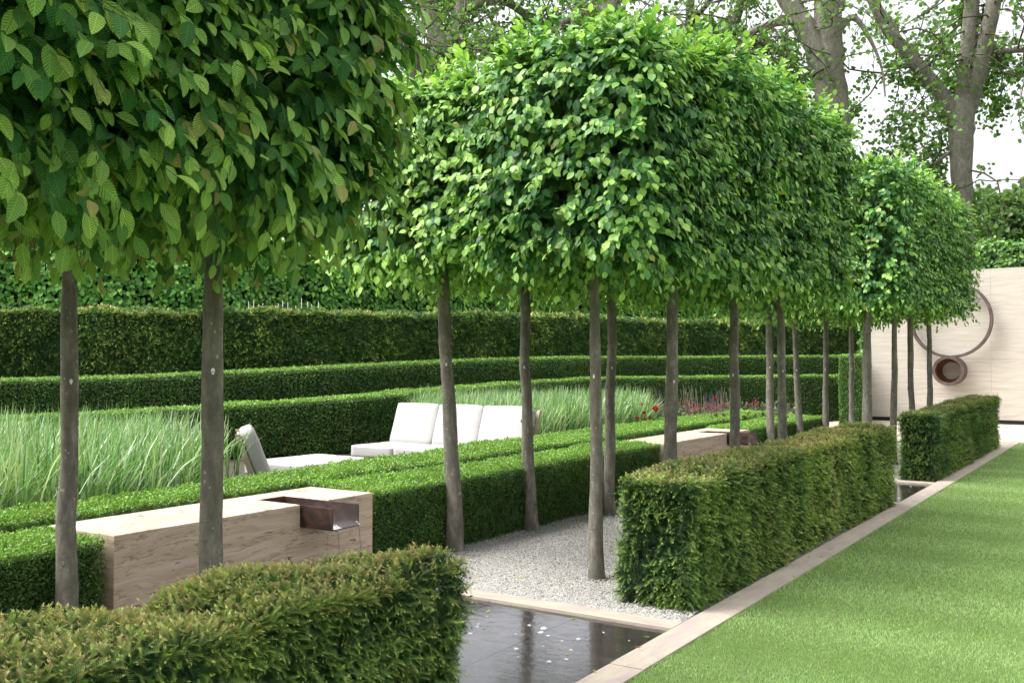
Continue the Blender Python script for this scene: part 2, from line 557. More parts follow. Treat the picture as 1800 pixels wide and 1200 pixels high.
w2 = noise(nt, mapping(nt, objco(nt), (1.0, 1.0, 1)), 60, 3, 0.5, 0.6)
hsum = mth(nt, 'ADD', w1.outputs[0], mth(nt, 'MULTIPLY', w2.outputs[0], 0.2))
bn = nd(nt, "ShaderNodeBump"); bn.inputs["Strength"].default_value = 0.06; bn.inputs["Distance"].default_value = 0.02
nt.links.new(hsum, bn.inputs["Height"])
nt.links.new(bn.outputs[0], gl.inputs["Normal"]); nt.links.new(bn.outputs[0], fr.inputs["Normal"])
nt.links.new(fr.outputs[0], mx.inputs[0]); nt.links.new(tp.outputs[0], mx.inputs[1]); nt.links.new(gl.outputs[0], mx.inputs[2])
nt.links.new(mx.outputs[0], nt.nodes["Material Output"].inputs[0])
M['water'] = m
def pool(x0, x1, y0, y1, nb, labelwhere):
    sheet("pool_floor", x0, x1, y0, y1, -0.045, plain("pool_joint_dark", (0.012, 0.01, 0.01), 0.6))
    mb = MB()
    xs = [x1]
    while xs[-1] > x0 + 0.1:
        xs.append(max(x0, xs[-1] - 0.67))
    for a, c in zip(xs[:-1], xs[1:]):
        box(mb, c + 0.008, a - 0.008 if a != x1 else a, y0 + 0.002, y1 - 0.002, -0.044, -0.014)
    o = mb.build("paving_slab", M['slate'])
    tag(o, kind="structure")
    sheet("water", x0, x1, y0, y1, -0.006, M['water'])
    for k in range(nb):
        mb = MB()
        r = rng.uniform(0.006, 0.016) * (1.5 if rng.random() < 0.15 else 1)
        cx, cy = rng.uniform(x0 + 0.4 if nb > 15 else x1 - 0.9, x1 - 0.04), rng.uniform(y0 + 0.05, y1 - 0.05)
        th = np.linspace(0, 2 * np.pi, 10, endpoint=False)
        el = rng.uniform(0.75, 1.1)
        V = [(r * math.cos(t), r * el * math.sin(t), 0) for t in th] + [(0.75 * r * math.cos(t), 0.75 * r * el * math.sin(t), r * 0.3) for t in th] + [(0, 0, r * 0.42)]
        F = [(i, (i + 1) % 10, 10 + (i + 1) % 10, 10 + i) for i in range(10)]
        mb.add(np.array(V) + (cx, cy, -0.005), F, smooth=True)
        mb.add(np.array(V) + (cx, cy, -0.005), [(10 + i, 10 + (i + 1) % 10, 20) for i in range(10)], smooth=True)
        tag(mb.build("water_bubble", M['bubble']), "small pale bubble floating on the wet dark slabs " + labelwhere, "bubble", "bubbles " + labelwhere)
mbub, nt, b = new_mat("foam_bubble")
b.inputs["Base Color"].default_value = (0.75, 0.75, 0.76, 1); b.inputs["Roughness"].default_value = 0.15; b.inputs["Alpha"].default_value = 0.7
M['bubble'] = mbub
pool(-5.2, -2.489, 3.62, 5.575, 60, "between the two nearer yew hedges")
pool(-5.2, -2.489, 12.03, 14.14, 9, "before the farther yew hedge")
sheet("pool_floor", -1.9, 14, 22.53, 24.89, -0.03, plain("blue_slate", (0.11, 0.13, 0.15), 0.3, 5, 0.2))
sheet("stone_kerb", -2.488, -1.901, 22.52, 24.898, KZ, M['travtop'], 0.1)

# pebbles
def pebbles():
    mb = MB()
    n = 85000
    X = rng.uniform(-5.25, -2.52, n); Y = 5.76 + (rng.random(n) ** 1.25) * 6.2
    keep = ~((X > -3.05) & (Y > 6.1))
    X, Y = X[keep], Y[keep]; n = len(X)
    O = np.array([(1, 0, 0), (-1, 0, 0), (0, 1, 0), (0, -1, 0), (0, 0, 1), (0, 0, -1), (.6, .6, .5), (-.6, .5, .55), (.5, -.65, .5), (-.6, -.5, .5)], float)
    F = np.array([(4, 6, 7), (4, 7, 9), (4, 9, 8), (4, 8, 6), (6, 0, 2), (6, 2, 7), (7, 2, 1), (7, 1, 9), (9, 1, 3), (9, 3, 8), (8, 3, 0), (8, 0, 6)])
    S = np.stack([rng.uniform(.0038, .0078, n), rng.uniform(.003, .006, n), rng.uniform(.0025, .005, n)], 1)
    a = rng.uniform(0, 6.28, n)
    V = O[None] * S[:, None, :] * rng.uniform(.8, 1.15, (n, len(O), 1))
    ca, sa = np.cos(a)[:, None], np.sin(a)[:, None]
    tilt = rng.normal(0, .35, (n, 1))
    W = np.stack([V[..., 0] * ca - V[..., 1] * sa, V[..., 0] * sa + V[..., 1] * ca, V[..., 2] + V[..., 0] * tilt], -1)
    W += np.stack([X, Y, -0.004 + rng.uniform(0, .012, n)], 1)[:, None, :]
    C = pick([(.60, .58, .55), (.52, .48, .43), (.66, .65, .63), (.42, .37, .31)], [5, 2.4, 4, .6], n, .07)
    mb.add(W.reshape(-1, 3), (F[None] + (np.arange(n) * len(O))[:, None, None]).reshape(-1, 3), np.repeat(C, len(O), 0))
    m, nt, b = new_mat("limestone_pebble")
    nt.links.new(nd(nt, "ShaderNodeAttribute", attribute_name="col").outputs["Color"], b.inputs["Base Color"])
    b.inputs["Roughness"].default_value = 0.8
    tag(mb.build("gravel_pebbles", m), "cream angular gravel spread round the tree trunks", "gravel", kind="stuff")
pebbles()

# lawn blades
def lawn_blades():
    mb = MB()
    n = 420000
    d = 4.2 + rng.random(n) ** 1.5 * 19
    # only where the lawn can be seen from near the path
    s = rng.uniform(0.1, 0.66, n)
    P = np.stack([-math.sin(YAW) * d + math.cos(YAW) * d * s, math.cos(YAW) * d + math.sin(YAW) * d * s], 1)
    k = (P[:, 0] > LX - 0.016 + .014 * np.sin(P[:, 1] * 9) * np.sin(P[:, 1] * 2.3)) & (P[:, 1] < LY) & (P[:, 0] < 5)
    P = P[k]; d = d[k]; n = len(P)
    band = np.sin(P[:, 1] * 2 * np.pi / 1.15 + 0.3 * np.sin(P[:, 0] * 0.9))
    lean = np.stack([rng.normal(0, .45, n), rng.normal(0, .4, n) + 0.30 * band, np.ones(n)], 1)
    h = rng.uniform(.013, .024, n) * (0.95 + d * 0.02)
    w = rng.uniform(.0011, .0019, n) * (0.75 + d * 0.13)
    a = rng.uniform(0, 6.28, n)
    side = np.stack([np.cos(a), np.sin(a), np.zeros(n)], 1)
    B = np.concatenate([P, np.full((n, 1), -0.002)], 1)
    tip = B + norm(lean) * h[:, None]
    V = np.stack([B - side * w[:, None], B + side * w[:, None], tip], 1)
    patch = sn(B, 1.7, 5)[:, None] * .10
    C = pick([(.24, .355, .135), (.21, .32, .12), (.29, .40, .165), (.36, .42, .22)], [5, 4, 3, .5], n, .10) * (1 + patch)
    mb.add(V.reshape(-1, 3), np.arange(n * 3).reshape(-1, 3), np.repeat(C, 3, 0))
    tag(mb.build("lawn_grass", M['grassblade']), "short mown green grass of the lawn beside the stone kerb", "grass", kind="stuff")
lawn_blades()

# ------------------------------------------------------------------ hedges
def path_frames(path):
    P = np.asarray(path, float)
    seg = P[1:] - P[:-1]
    ln = np.hypot(seg[:, 0], seg[:, 1])
    cum = np.concatenate([[0], np.cumsum(ln)])
    return P, seg, ln, cum

def path_at(path, s):
    """path rows: x, y, ztop, width -> position, right-hand normal (towards the viewer side), ztop, width"""
    P, seg, ln, cum = path_frames(path)
    i = np.clip(np.searchsorted(cum, s, side='right') - 1, 0, len(ln) - 1)
    t = ((s - cum[i]) / ln[i])[:, None]
    Q = P[i] * (1 - t) + P[i + 1] * t
    d = seg[i][:, :2] / ln[i][:, None]
    nr = np.stack([d[:, 1], -d[:, 0], np.zeros(len(s))], 1)
    return Q, nr, np.concatenate([d, np.zeros((len(s), 1))], 1)

def hedge_core(mb, path, z0, inset, mi=0):
    P, seg, ln, cum = path_frames(path)
    s = np.linspace(inset, cum[-1] - inset, max(2, int(cum[-1] / 0.4)))
    Q, nr, d = path_at(path, s)
    hw = (Q[:, 3] / 2 - inset)[:, None]
    A = Q[:, :3] + nr * hw; B = Q[:, :3] - nr * hw
    A[:, 2] = Q[:, 2] - inset; B[:, 2] = Q[:, 2] - inset
    A0 = A.copy(); B0 = B.copy(); A0[:, 2] = z0; B0[:, 2] = z0
    V = np.stack([A0, A, B, B0], 1).reshape(-1, 3)
    F = []
    for k in range(len(s) - 1):
        for j in range(3):
            F.append((4 * k + j, 4 * k + j + 1, 4 * k + j + 5, 4 * k + j + 4))
    F.append((0, 1, 2, 3)); e = 4 * (len(s) - 1); F.append((e + 3, e + 2, e + 1, e))
    mb.add(V, F, mi=mi)

def hedge_points(path, z0, dens, sides=("front", "top", "start", "end"), rnd=0.06, amp=0.02, nf=1.5, seed=0, inset=0.0):
    """sample the hedge's skin; returns points and outward normals"""
    P, seg, ln, cum = path_frames(path)
    Ltot = cum[-1]
    zm, wm = P[:, 2].mean() - z0, P[:, 3].mean()
    out = []
    for sd_ in sides:
        f = 1.0
        if isinstance(sd_, tuple): sd_, f = sd_
        if sd_ in ("front", "back"):
            n = int(Ltot * zm * dens * f); s = rng.uniform(0, Ltot, n)
            Q, nr, d = path_at(path, s)
            sg = 1 if sd_ == "front" else -1
            h = rng.uniform(0, 1, n)
            X = Q[:, :3] + nr * sg * (Q[:, 3:4] / 2); X[:, 2] = z0 + h * (Q[:, 2] - z0)
            N = nr * sg
            e = np.clip((h * (Q[:, 2] - z0) - (Q[:, 2] - z0 - rnd)) / rnd, 0, 1)[:, None]
            N = N + e * np.array([0, 0, 1.0]); X = X - nr * sg * e * rnd * 0.35
        elif sd_ == "top":
            n = int(Ltot * wm * dens * f); s = rng.uniform(0, Ltot, n)
            Q, nr, d = path_at(path, s)
            u = rng.uniform(-1, 1, n)
            X = Q[:, :3] + nr * (u * Q[:, 3] / 2)[:, None]; X[:, 2] = Q[:, 2]
            N = np.tile([0, 0, 1.0], (n, 1))
            e = np.clip((np.abs(u) * Q[:, 3] / 2 - (Q[:, 3] / 2 - rnd)) / rnd, 0, 1)
            N = N + nr * (np.sign(u) * e)[:, None]; X[:, 2] -= e * rnd * 0.35
        else:
            n = int(wm * zm * dens * f)
            s = np.full(n, 0.0 if sd_ == "start" else Ltot)
            Q, nr, d = path_at(path, s)
            sg = -1 if sd_ == "start" else 1
            u = rng.uniform(-1, 1, n); h = rng.uniform(0, 1, n)
            X = Q[:, :3] + nr * (u * Q[:, 3] / 2)[:, None]; X[:, 2] = z0 + h * (Q[:, 2] - z0)
            N = d * sg
            e = np.clip((h * (Q[:, 2] - z0) - (Q[:, 2] - z0 - rnd)) / rnd, 0, 1)[:, None]
            N = N + e * np.array([0, 0, 1.0])
            e2 = np.clip((np.abs(u) * Q[:, 3] / 2 - (Q[:, 3] / 2 - rnd)) / rnd, 0, 1)[:, None]
            N = N + nr * np.sign(u)[:, None] * e2; X = X - d * sg * e2 * rnd * .35
        N = norm(N)
        X = X + N * (amp * sn(X, nf, seed) - inset - 0)[:, None]
        out.append((X, N))
    return np.concatenate([o[0] for o in out]), np.concatenate([o[1] for o in out])

def yew_hedge(path, z0, dens, T, size, seed, label, sides, golden=0.5, amp=0.03, name="yew_hedge", cat="hedge", group=None, rust=0.0, darkness=1.0):
    mb = MB()
    hedge_core(mb, path, z0, 0.065 + amp, 1)
    # older dark green growth behind
    X, N = hedge_points(path, z0, dens * 1.15, sides, 0.08, amp, 2.2, seed, 0.045)
    n = len(X)
    A = N * 0.6 + rng.normal(0, .55, (n, 3)); A[:, 2] -= 0.15
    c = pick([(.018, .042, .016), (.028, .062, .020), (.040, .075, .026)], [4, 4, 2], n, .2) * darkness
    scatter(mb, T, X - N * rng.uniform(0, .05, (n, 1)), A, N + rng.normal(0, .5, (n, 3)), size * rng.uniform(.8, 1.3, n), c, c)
    # fresh tips
    X, N = hedge_points(path, z0, dens, sides, 0.08, amp, 2.2, seed, 0.0)
    cl = sn(X, 14.0 if size < .07 else 7.0, seed + 3) + 0.5 * sn(X, 4.0, seed + 9)
    k = rng.random(len(X)) < (0.70 + 0.6 * cl - .10 * (N[:, 2] < .4))
    X, N = X[k], N[k]; n = len(X)
    up = np.clip(N[:, 2:3], 0, 1)
    A = N * 0.75 + rng.normal(0, .42, (n, 3)); A[:, 2] += np.where(up[:, 0] > .5, 0.15, 0.08)
    gold = golden + 0.35 * sn(X, 1.6, seed + 5) + 0.15 * rng.normal(size=n)
    gold = np.clip(gold, 0, 1)[:, None]
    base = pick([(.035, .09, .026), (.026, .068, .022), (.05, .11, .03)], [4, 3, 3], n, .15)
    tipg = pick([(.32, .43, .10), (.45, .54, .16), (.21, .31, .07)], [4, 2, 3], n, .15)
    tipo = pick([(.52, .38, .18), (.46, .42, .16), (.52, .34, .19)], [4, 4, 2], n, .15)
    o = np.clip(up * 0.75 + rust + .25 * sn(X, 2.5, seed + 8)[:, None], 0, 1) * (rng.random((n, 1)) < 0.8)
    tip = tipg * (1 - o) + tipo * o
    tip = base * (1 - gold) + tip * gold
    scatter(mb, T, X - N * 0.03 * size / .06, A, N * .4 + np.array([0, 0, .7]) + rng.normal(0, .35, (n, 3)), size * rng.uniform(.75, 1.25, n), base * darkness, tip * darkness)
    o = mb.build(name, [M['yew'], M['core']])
    return tag(o, label, cat, group)

def box_hedge(path, z0, dens, size, seed, label, sides, amp=0.022, bright=1.0, T=T_BOX, name="box_hedge", group=None):
    mb = MB()
    hedge_core(mb, path, z0, 0.035 + size * .8, 1)
    X, N = hedge_points(path, z0, dens, sides, 0.05, amp, 3.0, seed, 0.0)
    n = len(X)
    dep = rng.random(n) ** 1.6 * 0.035
    up = np.clip(N[:, 2:3], 0, 1)
    A = N * 0.5 + rng.normal(0, .6, (n, 3)); A[:, 2] += .25
    X = X - N * (dep * (1 - .4 * up[:, 0]))[:, None] + N * (0.008 * rng.normal(size=n) + 0.012 * sn(X, 20, seed + 1))[:, None]
    X = X + N * (.018 * rng.random(n) * (rng.random(n) < .05))[:, None]
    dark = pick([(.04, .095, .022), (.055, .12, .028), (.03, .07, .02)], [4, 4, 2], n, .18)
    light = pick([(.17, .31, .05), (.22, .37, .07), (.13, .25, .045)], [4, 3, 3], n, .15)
    t = np.clip(0.18 + 0.72 * up[:, 0] + 0.22 * sn(X, 3.0, seed + 2) + .2 * rng.normal(size=n) - dep * 12, 0, 1)[:, None]  # top limer with new growth; side faces also painted darker for tree shade
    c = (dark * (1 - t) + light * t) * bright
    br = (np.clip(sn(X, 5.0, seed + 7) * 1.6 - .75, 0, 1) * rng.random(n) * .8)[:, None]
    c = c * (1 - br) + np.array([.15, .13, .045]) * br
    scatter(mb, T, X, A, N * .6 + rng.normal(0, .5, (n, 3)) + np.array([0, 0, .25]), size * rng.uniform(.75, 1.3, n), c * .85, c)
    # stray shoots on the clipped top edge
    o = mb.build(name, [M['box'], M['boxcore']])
    return tag(o, label, "hedge", group)

# lawn-side yew hedges (path runs away from the camera so that right-hand side is +X)
yew_hedge([(-2.86, 0.9, .74, .66), (-2.85, 1.5, .78, .68), (-2.85, 1.95, .79, .70), (-2.87, 2.22, .735, .63), (-2.86, 2.5, .79, .66), (-2.85, 3.0, .82, .68), (-2.84, 3.3, .80, .66), (-2.84, 3.45, .77, .60)], 0, 5600, T_YEW_NEAR, .050, 11,
          "clipped yew hedge with rusty gold tips, in front of the first travertine fountain block", ["front", "top", "end", ("start", .5), ("back", .7)], 0.84, .070, rust=.06)
yew_hedge([(-2.81, 6.02, .87, .56), (-2.82, 9, .88, .58), (-2.80, 11.9, .90, .58)], 0, 3400, T_YEW, .054, 12,
          "long clipped yew hedge with golden new tips, running between the two wet slate pools", ["front", "top", "start", "end", ("back", .7)], 0.68, .042, rust=.12)
yew_hedge([(-2.73, 14.5, .92, .52), (-2.75, 17, .94, .54), (-2.73, 20.9, 1.0, .52)], 0, 2000, T_YEW, .065, 13,
          "green clipped yew hedge below the last block of trees, before the travertine wall", ["front", "top", "start", ("end", .5), ("back", .7)], 0.42, .025, darkness=.85)

# box hedges along the inner side of the gravel
box_hedge([(-5.55, 0.6, .60, .70), (-5.55, 3.52, .60, .70)], -.02, 14000, .018, 21,
          "low box hedge butted against the near end of the first travertine fountain block", ["front", "top", ("end", .4), ("back", .2)])
box_hedge([(-5.55, 5.90, .62, .72), (-5.57, 11.33, .62, .76)], -.02, 13000, .018, 22,
          "low clipped box hedge between the two travertine fountain blocks, dark along the gravel", ["front", "top", ("start", .4), ("end", .6), ("back", .1)])
box_hedge([(-5.60, 14.62, .62, .76), (-5.60, 19.0, .62, .80)], -.02, 8000, .024, 23,
          "low box hedge beyond the second fountain block, ending short of the travertine wall", ["front", "top", ("start", .4), ("end", 1), ("back", .1)])
box_hedge([(-6.27, 1.0, .63, .50), (-6.35, 3.7, .63, .56), (-6.45, 6.0, .63, .74), (-6.62, 10, .64, .92), (-6.8, 14, .64, 1.0), (-6.85, 19.5, .64, 1.0)], -.02, 9500, .021, 24,
          "long narrow box hedge running behind the fountain blocks, in front of the sofa", ["front", "top", ("end", .6), ("back", .15)])

def curved(pts, wdt, zfix=None, back=0.0):
    """pts: (px, py_top, depth); the skin facing the viewer passes through them"""
    out = []
    for x, y, d in pts:
        p = pt(x, y, d + back)
        out.append((p[0], p[1], p[2], wdt))
    out = smooth_path(out, 5)
    # path is listed from the left of the view to the right: right-hand side faces the camera
    Q = out.copy()
    seg = np.gradient(out[:, :2], axis=0); seg = norm(seg)
    Q[:, 0] = out[:, 0] - seg[:, 1] * wdt / 2
    Q[:, 1] = out[:, 1] + seg[:, 0] * wdt / 2
    return [tuple(r) for r in Q]

H2 = [(-120, 745, 14.6), (0, 737, 15.2), (230, 725, 16), (430, 712, 17), (620, 700, 18), (750, 688, 19.5), (1000, 668, 23.5), (1100, 664, 25), (1300, 662, 27), (1494, 660, 27.6)]
H3 = [(-120, 673, 16.4), (10, 668, 17), (200, 664, 17.6), (430, 654, 18.5), (600, 645, 19.5), (860, 632, 22.5), (1100, 628, 26), (1300, 627, 28.4), (1506, 626, 28.9)]
HY = [(-120, 545, 18.0), (10, 546, 18.6), (300, 548, 19.5), (600, 550, 21), (860, 554, 24), (1000, 557, 26), (1200, 565, 29), (1520, 572, 31.5)]
HB = [(-150, 415, 20.5), (10, 415, 21), (300, 415, 22), (600, 420, 24), (860, 430, 28), (1000, 438, 31), (1200, 450, 34), (1540, 468, 37)]
box_hedge(curved(H2, .8), 0, 2600, .040, 31, "lower of two curved clipped box hedges behind the grasses and the sofa", ["front", "top", ("end", 1)], .02, .95, T_FAR)
box_hedge(curved(H3, .9), 0, 2300, .042, 32, "higher curved box hedge, stepped behind the lower one and before the dark yew", ["front", ("top", .8), ("end", 1)], .02, .9, T_FAR)
box_hedge([tuple(r) for r in ((pt(1500, 626, 28.7)[0], pt(1500, 626, 28.7)[1], 1.84, .55), (pt(1500, 626, 27.2)[0] + .25, pt(1500, 626, 27.2)[1] - 1.3, 1.84, .55))][::-1], 0, 2600, .042, 33,
          "tall narrow box hedge end standing against the travertine wall's edge", ["front", "back", "start", ("top", .8)], .02, 1.0, T_FAR)
yew_hedge(curved(HY, 1.0), 0, 900, T_YEW_FAR, .13, 34, "tall dark curved yew hedge with olive tips, behind the stepped box hedges", ["front", ("top", .8)], .42, .10, darkness=1.3, rust=.10)

def leafy_hedge(path, z0, dens, size, seed, label, sides, cols, w, name="hornbeam_hedge", amp=.15):
    mb = MB()
    hedge_core(mb, path, z0, 0.25, 1)
    X, N = hedge_points(path, z0, dens, sides, .15, amp, 1.4, seed)
    n = len(X)
    A = N * .45 + rng.normal(0, .4, (n, 3)); A[:, 2] -= .55
    c = pick(cols, w, n, .2)
    scatter(mb, T_MID, X - N * (rng.random((n, 1)) ** 1.5 * .22), A, N * .8 + np.array([0, 0, .45]) + rng.normal(0, .35, (n, 3)), size * rng.uniform(.7, 1.3, n), c, c * 1.1)
    return tag(mb.build(name, [M['hornbeam'], M['core']]), label, "hedge")
leafy_hedge(curved(HB, 1.0), 0, 430, .125, 35, "tall loose leafy green hedge seen under the tree crowns behind the dark yew", ["front", ("top", .6)],
            [(.09, .23, .045), (.06, .16, .035), (.17, .34, .07)], [4, 3, 3])

# ------------------------------------------------------------------ clipped hornbeam trees
GREENS = [(.029, .105, .030), (.048, .158, .034), (.11, .255, .046), (.24, .395, .085)]
def crown_surface(n, c, h, seed, faces):
    """points on a soft-cornered box: centre c, half sizes h; faces: weights for (+x,-x,+y,-y,+z,-z)"""
    area = np.array([h[1] * h[2], h[1] * h[2], h[0] * h[2], h[0] * h[2], h[0] * h[1], h[0] * h[1]]) * np.array(faces)
    k = rng.choice(6, n, p=area / area.sum())
    U = rng.uniform(-1, 1, (n, 3))
    ax = k // 2; sg = np.where(k % 2 == 0, 1.0, -1.0)
    U[np.arange(n), ax] = sg
    # round: p-norm pull in
    pn = (np.abs(U) ** 7).sum(1) ** (1 / 7)
    S = U / pn[:, None]
    N = norm(np.sign(S) * np.abs(S) ** 5 / np.array(h)[None])
    X = np.array(c) + S * np.array(h)
    X = X + N * (0.06 * sn(X, 2.3, seed) + .03 * sn(X, 6, seed + 1))[:, None]
    return X, N

def spray_crown(mb, tw, c, h, seed, nspray, lsize, T, faces, bright=0.0, bronze=0.03, nleaf=9, mi=0, twigs=True, tlen=.30):
    X, N = crown_surface(int(nspray * 1.9), c, h, seed, faces)
    # layered tiers: wispy shelves of twigs with shaded gaps between
    tier = np.sin(X[:, 2] * 2 * np.pi / .27 + 2.2 * sn(X * np.array([1, 1, .3]), 1.6, seed + 4)) * .5 + .5
    keep = rng.random(len(X)) < (0.18 + 0.95 * tier)
    X, N = X[keep][:nspray], N[keep][:nspray]
    n = len(X)
    up = np.clip(N[:, 2], 0, 1)
    tdir = N * .75 + rng.normal(0, .5, (n, 3))
    tdir[:, 2] += np.where(up > .5, .25, -.18)
    tdir = norm(tdir)
    Lt = tlen * rng.uniform(.6, 1.25, n)
    start = X - N * (.14 + .12 * rng.random((n, 1)))
    sg0 = np.where(rng.random(n) < .5, 1.0, -1.0)
    side = norm(np.cross(tdir, np.array([0, 0, 1.0]) + .3 * rng.normal(size=(n, 3))))
    young = rng.random(n)
    for j in range(nleaf):
        t = (j + .6) / nleaf
        droop = np.zeros((n, 3)); droop[:, 2] = -.22 * (t ** 2) * Lt * (1 - .7 * up)
        Pj = start + tdir * (Lt * t)[:, None] + droop + rng.normal(0, .008, (n, 3))
        sgn = sg0 * (1 if j % 2 == 0 else -1)
        A = tdir * (.45 + .35 * t) + side * sgn[:, None] * (.75 - .4 * t) + rng.normal(0, .22, (n, 3))
        A[:, 2] -= .55 * (1 - .8 * up) * (1 + .5 * rng.random(n))
        A[:, 2] += .25 * up
        Nl = N * .85 + np.array([0, 0, .6]) + rng.normal(0, .26, (n, 3))
        out = t + .25 * rng.normal(size=n) + .35 * bright + .25 * up + .3 * (young - .5)  # tops and bright crowns paler: light from above put into leaf colour
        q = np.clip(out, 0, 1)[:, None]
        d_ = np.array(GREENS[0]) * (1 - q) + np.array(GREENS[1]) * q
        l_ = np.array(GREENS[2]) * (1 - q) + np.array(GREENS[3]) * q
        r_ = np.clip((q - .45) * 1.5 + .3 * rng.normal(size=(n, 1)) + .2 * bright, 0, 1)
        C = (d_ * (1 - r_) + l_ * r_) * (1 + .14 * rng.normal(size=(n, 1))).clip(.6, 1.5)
        if j >= nleaf - 2 and bronze > 0:
            bz = (rng.random((n, 1)) < bronze * 2.5) * rng.uniform(.3, .9, (n, 1))
            C = C * (1 - bz) + np.array([.24, .20, .075]) * bz
        # keep a shaded, fully grown leaf size with smaller ones at the tips
        sz = lsize * rng.uniform(.62, 1.22, n) * (1.12 - .36 * t)
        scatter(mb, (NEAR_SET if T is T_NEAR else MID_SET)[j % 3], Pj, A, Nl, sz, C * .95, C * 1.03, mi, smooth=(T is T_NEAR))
    if twigs:
        t = np.linspace(0, 1, 4)
        for a0, a1 in zip(t[:-1], t[1:]):
            P0 = start + tdir * (Lt * a0)[:, None]; P0[:, 2] -= .22 * a0 ** 2 * Lt * (1 - .7 * up)
            P1 = start + tdir * (Lt * a1)[:, None]; P1[:, 2] -= .22 * a1 ** 2 * Lt * (1 - .7 * up)
            for off in (np.array([0, 0, .0014]), side * .0014):
                V = np.stack([P0 - off, P0 + off, P1 + off * .7, P1 - off * .7], 1).reshape(-1, 3)
                tw.add(V, np.arange(len(V)).reshape(-1, 4))

def fill_crown(mb, c, h, n, size, mi=0):
    """the inner leaves that close the crown"""
    U = rng.uniform(-1, 1, (n, 3))
    r = np.max(np.abs(U), axis=1, keepdims=True)
    U = U / np.maximum(r, 1e-3) * (0.45 + .40 * rng.random((n, 1)))
    P = np.array(c) + U * np.array(h)
    A = rng.normal(0, 1, (n, 3)); A[:, 2] -= .5
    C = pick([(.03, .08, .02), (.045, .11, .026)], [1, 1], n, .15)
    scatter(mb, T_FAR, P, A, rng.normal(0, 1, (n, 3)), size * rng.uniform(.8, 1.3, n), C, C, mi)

def trunk_mesh(x, y, ztop, r0, r1, lean, seed, name="trunk", parent=None, base=-.03):
    rr = np.random.default_rng(seed)
    k = 15
    z = np.linspace(base, ztop, k)
    t = (z - base) / (ztop - base)
    wob = np.cumsum(rr.normal(0, .0065, (k, 2)), 0); wob -= np.outer(t, wob[-1]) * .6
    wob += np.outer(np.sin(t * 3.1 + rr.uniform(0, 3)), rr.normal(0, .012, 2))
    P = np.stack([x + lean[0] * t + wob[:, 0], y + lean[1] * t + wob[:, 1], z], 1)
    P = smooth_path(P, 4)
    t = (P[:, 2] - base) / (ztop - base)
    rad = r0 * (1 - t) + r1 * t
    rad = rad * (1 + .38 * np.exp(-t * 26)) * (1 + .035 * np.interp(t, np.linspace(0, 1, 14), rr.normal(0, 1, 14)))
    mb = MB()
    tube(mb, P - np.array([x, y, 0]), rad, 14, jitter=.06, seed=seed)
    # a few knots where old shoots were pruned
    for q in range(rr.integers(3, 6)):
        i = rr.integers(4, len(P) - 6); a = rr.uniform(0, 6.28)
        dirn = np.array([math.cos(a), math.sin(a), .25])
        s = P[i] - np.array([x, y, 0]) + dirn * rad[i] * .75
        tube(mb, [s, s + dirn * rad[i] * .42], [rad[i] * .36, rad[i] * .22], 8)
    o = mb.build(name, M['bark'], parent)
    return o, P, rad

def hornbeam(x, y, diam, zbot, ztop, label, seed, T, lsize, nspray, faces, hx=.80, hy=.76, cx=None, cy=None, lean=(0, 0), bright=0., bronze=.012, nfill=3000, group=None, mark=True, tlen=.3, nleaf=9):
    root = empty("hornbeam_tree", (x, y, 0))
    cx = x if cx is None else cx; cy = y if cy is None else cy
    near = T is T_NEAR
    tr, P, rad = trunk_mesh(x, y, ztop - .5, diam / 2, diam / 2 * .55, (lean[0] * (ztop / 2), lean[1] * (ztop / 2)), seed, parent=root)
    if mark:
        i = int(np.argmin(np.abs(P[:, 2] - (1.56 + .05 * math.sin(seed)))))
        v = norm((np.array([0, 0, 1.6]) - P[i]) * np.array([1, 1, 0]))
        w = np.cross(v, [0, 0, 1.0])
        mb = MB()
        th = np.linspace(0, 2 * np.pi, 12, endpoint=False)
        ax_, az_ = .0085, .016
        off = 0.35 * math.sin(seed * 3.3)
        vv = norm(v + w * off); ww = np.cross(vv, [0, 0, 1.0])
        Cc = P[i] - np.array([x, y, 0]) + vv * (rad[i] * 1.06)
        V = [Cc + ww * ax_ * math.cos(t) * (1 + .2 * math.sin(3 * t)) + np.array([0, 0, az_ * math.sin(t)]) - vv * .002 for t in th] + [Cc + vv * .002]
        mb.add(V, [(k, (k + 1) % 12, 12) for k in range(12)])
        mb.build("paint_mark", M['paint'], tr)
    c = (cx - x, cy - y, (zbot + ztop) / 2); h = (hx, hy, (ztop - zbot) / 2)
    mb, tw = MB(), MB()
    cw = (cx, cy, (zbot + ztop) / 2)
    spray_crown(mb, tw, cw, h, seed, nspray, lsize, T, faces, bright, bronze, nleaf=nleaf, tlen=tlen)
    fill_crown(mb, cw, h, nfill, .12 if near else .13)
    for vlist in (mb.v, tw.v):
        for a in vlist:
            a -= np.array([x, y, 0], np.float32)
    cr = mb.build("crown", M['hornbeam_near'] if near else M['hornbeam'], root, lv=near)
    # trained limbs inside the crown
    for k in range(5):
        z = zbot + .12 + k * (ztop - zbot - .4) / 5
        for sx, sy in ((1, 0), (-1, 0), (0, 1), (0, -1)):
            a = np.array([0 + lean[0] * .5, 0 + lean[1] * .5, z])
            e = np.array([c[0] + sx * hx * .75, c[1] + sy * hy * .75, z + .1 + .12 * random.random()])
            mid = (a + e) / 2 + np.array([.04 * random.uniform(-1, 1), .04 * random.uniform(-1, 1), .02])
            tube(tw, [a, mid, e], [.012, .009, .004], 5)
    tw.build("branches", M['twig'], root)
    return tag(root, label, "tree", group)

NR, FR_ = -3.55, -5.10
G1, G2, G3 = "clipped hornbeams of the nearest block", "clipped hornbeams of the middle block", "clipped hornbeams of the last block"
FN = (1, .15, .35, .6, .5, 1)
FM = (1, .1, .2, .5, .8, .6)
